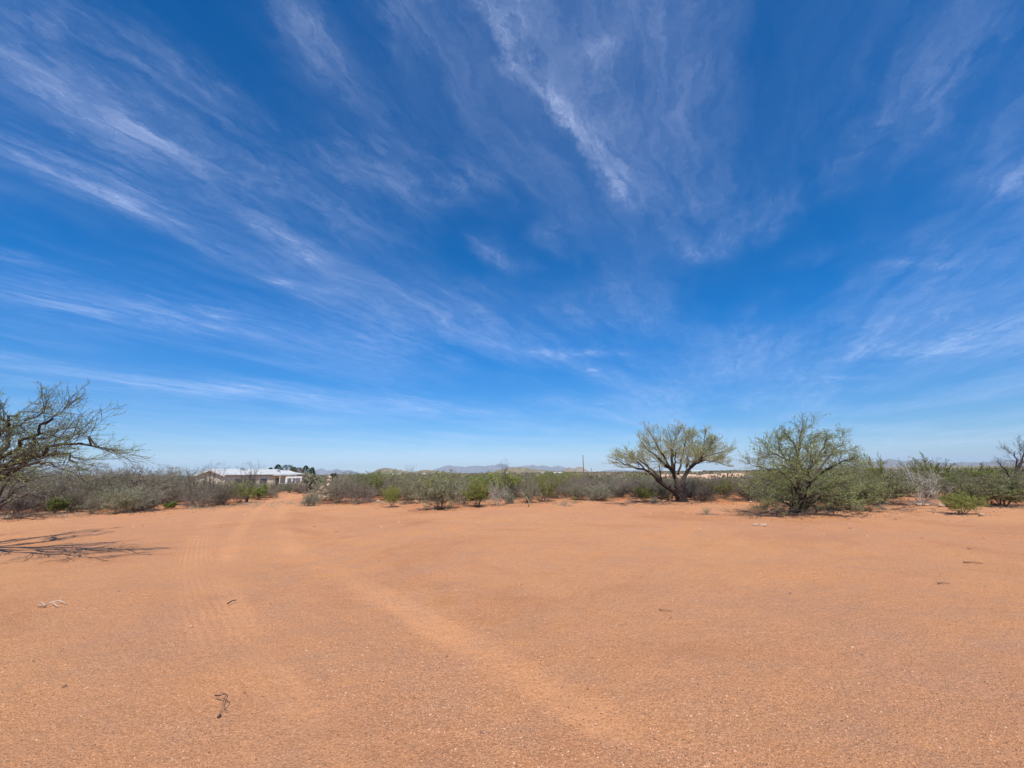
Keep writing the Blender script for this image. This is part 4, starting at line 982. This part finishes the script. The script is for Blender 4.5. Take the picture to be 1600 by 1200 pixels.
stick('stick', [(1030,955,.01),(1040,956,.012),(1051,956,.0)], .008, simple('brown stick wood', (.30, .16, .09), .9), 'short brown stick lying flat on the dirt at centre right')
stick('stick', [(1466,913,.01),(1475,912.5,.012),(1484,913,.0)], .011, simple('reddish stick wood', (.34, .18, .10), .9), 'reddish stick lying flat on the dirt at right')
stick('stick', [(1506,880,.01),(1520,880,.015),(1536,881,.0)], .014, simple('red brown stick wood', (.36, .19, .11), .9), 'longest reddish stick on the dirt near the right edge')
g = ground_at(826, 792); b = MB(); q_ = lambda px, py, dy: P(px, py, g.y+dy)
b.tube([g, q_(827,784,0), q_(822,776,.1), q_(816,771,.15), q_(810,770,.2), q_(805,774,.25)], [.026, .025, .022, .019, .014, .008], 6)
b.tube([q_(822,776,.1), q_(819,769,.0), q_(812,766,-.1)], [.012, .009, .005], 5)
tag(b.build('dead_branch', MT['stem_grey'], None, True), 'thin bleached arching dead branch standing on the dirt at centre', 'branch')
# dead branches on the ground by the left mesquite and under the bushy one
def brush(name, px, py, n, L, m, label, seed, flat=.12, wpx=60):
    rnd.seed(seed); c = dict(cfg_bare, max=2, n=[5, 4], floor=.015, mind=-.15, trop=[0, 0, 0]); p = Plant(c); g0 = ground_at(px, py)
    for k in range(n):
        g = ground_at(px+rnd.uniform(-wpx, wpx)/2, py+rnd.uniform(-2, 2)); a = rnd.uniform(0, 6.28)
        p.branch(np.array([g.x-g0.x, g.y-g0.y, .04]), np.array([math.cos(a), math.sin(a), rnd.uniform(.0, flat*2)]), L*rnd.uniform(.5, 1), .014, 0)
    o = p.wood((0, 1, 2), name, m, None); o.location = g0; return tag(o, label, 'branches')
brush('dead_branches', 28, 813, 14, 1.3, dk, 'dark fallen branches strewn on the dirt at the left edge', 3, wpx=90)
brush('dead_branches', 1255, 806, 26, 1.1, MT['twig_dark'], 'dead twigs littering the dirt under the bushy mesquite', 4, .2, 170)
brush('dead_branches', 1365, 797, 18, 1.3, MT['stem_grey'], 'grey fallen branches under the bright green shrubs', 5, .1, 110)
brush('dead_branches', 885, 790, 10, .5, MT['stem_grey'], 'grey scrap of fine twigs lying on the dirt at centre', 6, .05, 40)
brush('dead_branches', 1445, 789, 14, .8, MT['stem_pale'], 'bleached dead branches at the foot of the pale stemmed shrub', 7, .15, 60)

def scatter(name, n, r0, r1, smin, smax, colors, label, cat, seed, flat=.55, a0=-58, a1=58, power=1.0):
    q = np.random.default_rng(seed); u = q.random(n)
    r_ = 1/(1/r0+(1/r1-1/r0)*u**power); a = np.radians(q.uniform(a0, a1, n)); x = r_*np.sin(a); y = r_*np.cos(a)
    keep = (fbm(x/.9+40, y/.9, 3) > q.uniform(-.55, .25, n))
    for pl_, hw in TRK:
        d, _ = polydist(x, y, pl_); keep &= (d > hw*1.05) | (q.random(n) < .15)
    x, y = x[keep], y[keep]; n = len(x); z = height(x, y)
    s_ = smin*(smax/smin)**(q.random(n)**2.6)
    B = np.array([[1,0,0],[.5,.87,0],[-.5,.87,0],[-1,0,0],[-.5,-.87,0],[.5,-.87,0],[.45,.2,.8],[-.4,.35,.85],[-.05,-.45,.75],[0,0,-.6]])
    F_ = []
    F_ = np.array([[0,1,6],[1,7,6],[1,2,7],[2,3,7],[3,8,7],[3,4,8],[4,5,8],[5,6,8],[5,0,6],[6,7,8],[1,0,9],[2,1,9],[3,2,9],[4,3,9],[5,4,9],[0,5,9]])
    an = q.uniform(0, 6.28, n); V = B[None]*q.uniform(.72, 1.25, (n, 10, 1))*s_[:, None, None]*np.stack([q.uniform(.7, 1.3, n), q.uniform(.55, 1, n), np.full(n, flat)], 1)[:, None]
    c, s2 = np.cos(an)[:, None], np.sin(an)[:, None]; vx = V[..., 0]*c-V[..., 1]*s2; vy = V[..., 0]*s2+V[..., 1]*c
    V = np.stack([vx+x[:, None], vy+y[:, None], V[..., 2]+z[:, None]+s_[:, None]*.12], -1).reshape(-1, 3)
    Fc = (F_[None]+np.arange(n)[:, None, None]*10).reshape(-1, 3)
    m, t, b = newmat(name+' stone'); at = t.nodes.new('ShaderNodeAttribute'); at.attribute_name = 'tone'; cr = t.nodes.new('ShaderNodeValToRGB'); t.links.new(at.outputs['Fac'], cr.inputs[0])
    el = cr.color_ramp.elements; el[0].color = (*colors[0], 1); el[1].color = (*colors[-1], 1)
    for k, cc in enumerate(colors[1:-1]): e = el.new((k+1)/(len(colors)-1)); e.color = (*cc, 1)
    t.links.new(cr.outputs[0], b.inputs['Base Color']); b.inputs['Roughness'].default_value = .85
    tag(mesh_obj(name, V, Fc, m, None, False, {'tone': np.repeat(q.random(n), 10)}), label, cat, kind='stuff')
scatter('gravel', 120000, 1.9, 18, .0022, .0082, [(.15, .08, .05), (.33, .15, .075), (.48, .225, .11), (.54, .26, .125), (.57, .31, .17), (.60, .40, .26)], 'fine reddish gravel spread over the dirt clearing', 'gravel', 5)
scatter('pebbles', 1500, 2.2, 26, .006, .019, [(.16, .09, .06), (.38, .18, .09), (.50, .26, .145), (.56, .34, .22)], 'scattered larger pebbles on the dirt clearing', 'pebbles', 6, power=.8)
scatter('clods', 1500, 12, 27, .012, .05, [(.30, .14, .07), (.46, .22, .11), (.58, .36, .24)], 'small clods along the edges of the clearing', 'clods', 8, power=.5)

def litter():
    q = np.random.default_rng(15); C_ = []
    for a, b, r_ in [(o[0], o[1], o[2]) for o in OCC]+[(T0.x, T0.y, 1.6), (B0.x, B0.y, 1.9), (S0.x, S0.y, 1.5)]:
        k = 90 if r_ < 1.5 else 700
        C_.append(np.column_stack([q.normal(a, r_*.9+.1, k), q.normal(b, r_*.6+.1, k)]))
    k = 5200; a = np.radians(q.uniform(-52, 52, k)); e = np.interp(a, EDGE_T[:, 0], EDGE_T[:, 1]); r_ = np.minimum(e, 26)+q.normal(1.0, 1.3, k); C_.append(np.column_stack([r_*np.sin(a), r_*np.cos(a)]))
    c = np.vstack(C_); n = len(c); z = height(c[:, 0], c[:, 1]); c = np.column_stack([c, z+.012])
    an = q.uniform(0, 6.28, n); tw = q.random(n) < .4; l = np.where(tw, q.uniform(.04, .16, n), q.uniform(.012, .035, n)); w_ = np.where(tw, q.uniform(.003, .006, n), q.uniform(.008, .022, n))
    A = np.column_stack([np.cos(an), np.sin(an), q.normal(0, .12, n)])*l[:, None]; B = np.column_stack([-np.sin(an), np.cos(an), q.normal(0, .3, n)])*w_[:, None]; U = np.array([0, 0, 1.])*np.where(tw, .006, .008)[:, None]
    V = np.stack([c-A-B, c+A-B*.4, c+A*.8+B, c-A*.7+B*.8, c+U+A*.1], 1).reshape(-1, 3)
    Fc = (np.array([[0, 1, 4], [1, 2, 4], [2, 3, 4], [3, 0, 4]])[None]+np.arange(n)[:, None, None]*5).reshape(-1, 3)
    m, t, b = newmat('dry plant litter'); at = t.nodes.new('ShaderNodeAttribute'); at.attribute_name = 'tone'; cr = t.nodes.new('ShaderNodeValToRGB'); t.links.new(at.outputs['Fac'], cr.inputs[0])
    el = cr.color_ramp.elements; el[0].color = (.07, .045, .03, 1); el[1].color = (.40, .33, .25, 1); e_ = el.new(.6); e_.color = (.16, .11, .08, 1); t.links.new(cr.outputs[0], b.inputs['Base Color']); b.inputs['Roughness'].default_value = .9
    tag(mesh_obj('plant_litter', V, Fc, m, None, False, {'tone': np.repeat(q.random(n), 5)}), 'dry leaf and twig litter along the edge of the clearing', 'litter', kind='stuff')
    # tufts of dry grass
    gx_ = []
    for _ in range(620):
        a = math.radians(q.uniform(-52, 52)); e = min(float(np.interp(a, EDGE_T[:, 0], EDGE_T[:, 1])), 26)+q.normal(.3, 1.2); x, y = e*math.sin(a), e*math.cos(a); z = hz(x, y)
        for _ in range(26):
            h = q.uniform(.05, .2); dx, dy = q.normal(0, .05, 2); lx, ly = q.normal(0, .05, 2); w_ = .004; p = np.array([x+dx, y+dy, z]); an = q.uniform(0, 3.14); sd_ = np.array([math.cos(an)*w_, math.sin(an)*w_, 0])
            gx_ += [p-sd_, p+sd_, p+np.array([lx, ly, h])]
    V = np.array(gx_); tag(mesh_obj('dry_grass', V, np.arange(len(V)).reshape(-1, 3), MT['straw'], None), 'thin dry grass blades at the foot of the shrubs', 'grass', kind='stuff')
litter()

# unused prototypes stay out of the scene
for k, (root, used) in PROTO.items():
    if not used:
        for ch in list(root.children): bpy.data.objects.remove(ch)
        bpy.data.objects.remove(root)

# ------------------------------------------------------------------ haze
hb = MB(); hb.box((0, 0, 140), (25000, 25000, 290)); hm = bpy.data.materials.new('thin blue air'); hm.use_nodes = True
hn = hm.node_tree; hn.nodes.clear(); ho = hn.nodes.new('ShaderNodeOutputMaterial'); pv = hn.nodes.new('ShaderNodeVolumePrincipled')
pv.inputs['Color'].default_value = (.66, .82, 1, 1); pv.inputs['Density'].default_value = 8.0e-5; pv.inputs['Anisotropy'].default_value = -.2; hn.links.new(pv.outputs[0], ho.inputs['Volume'])
tag(hb.build('haze', hm), 'thin pale haze over the far plain and mountains', 'haze', kind='stuff')
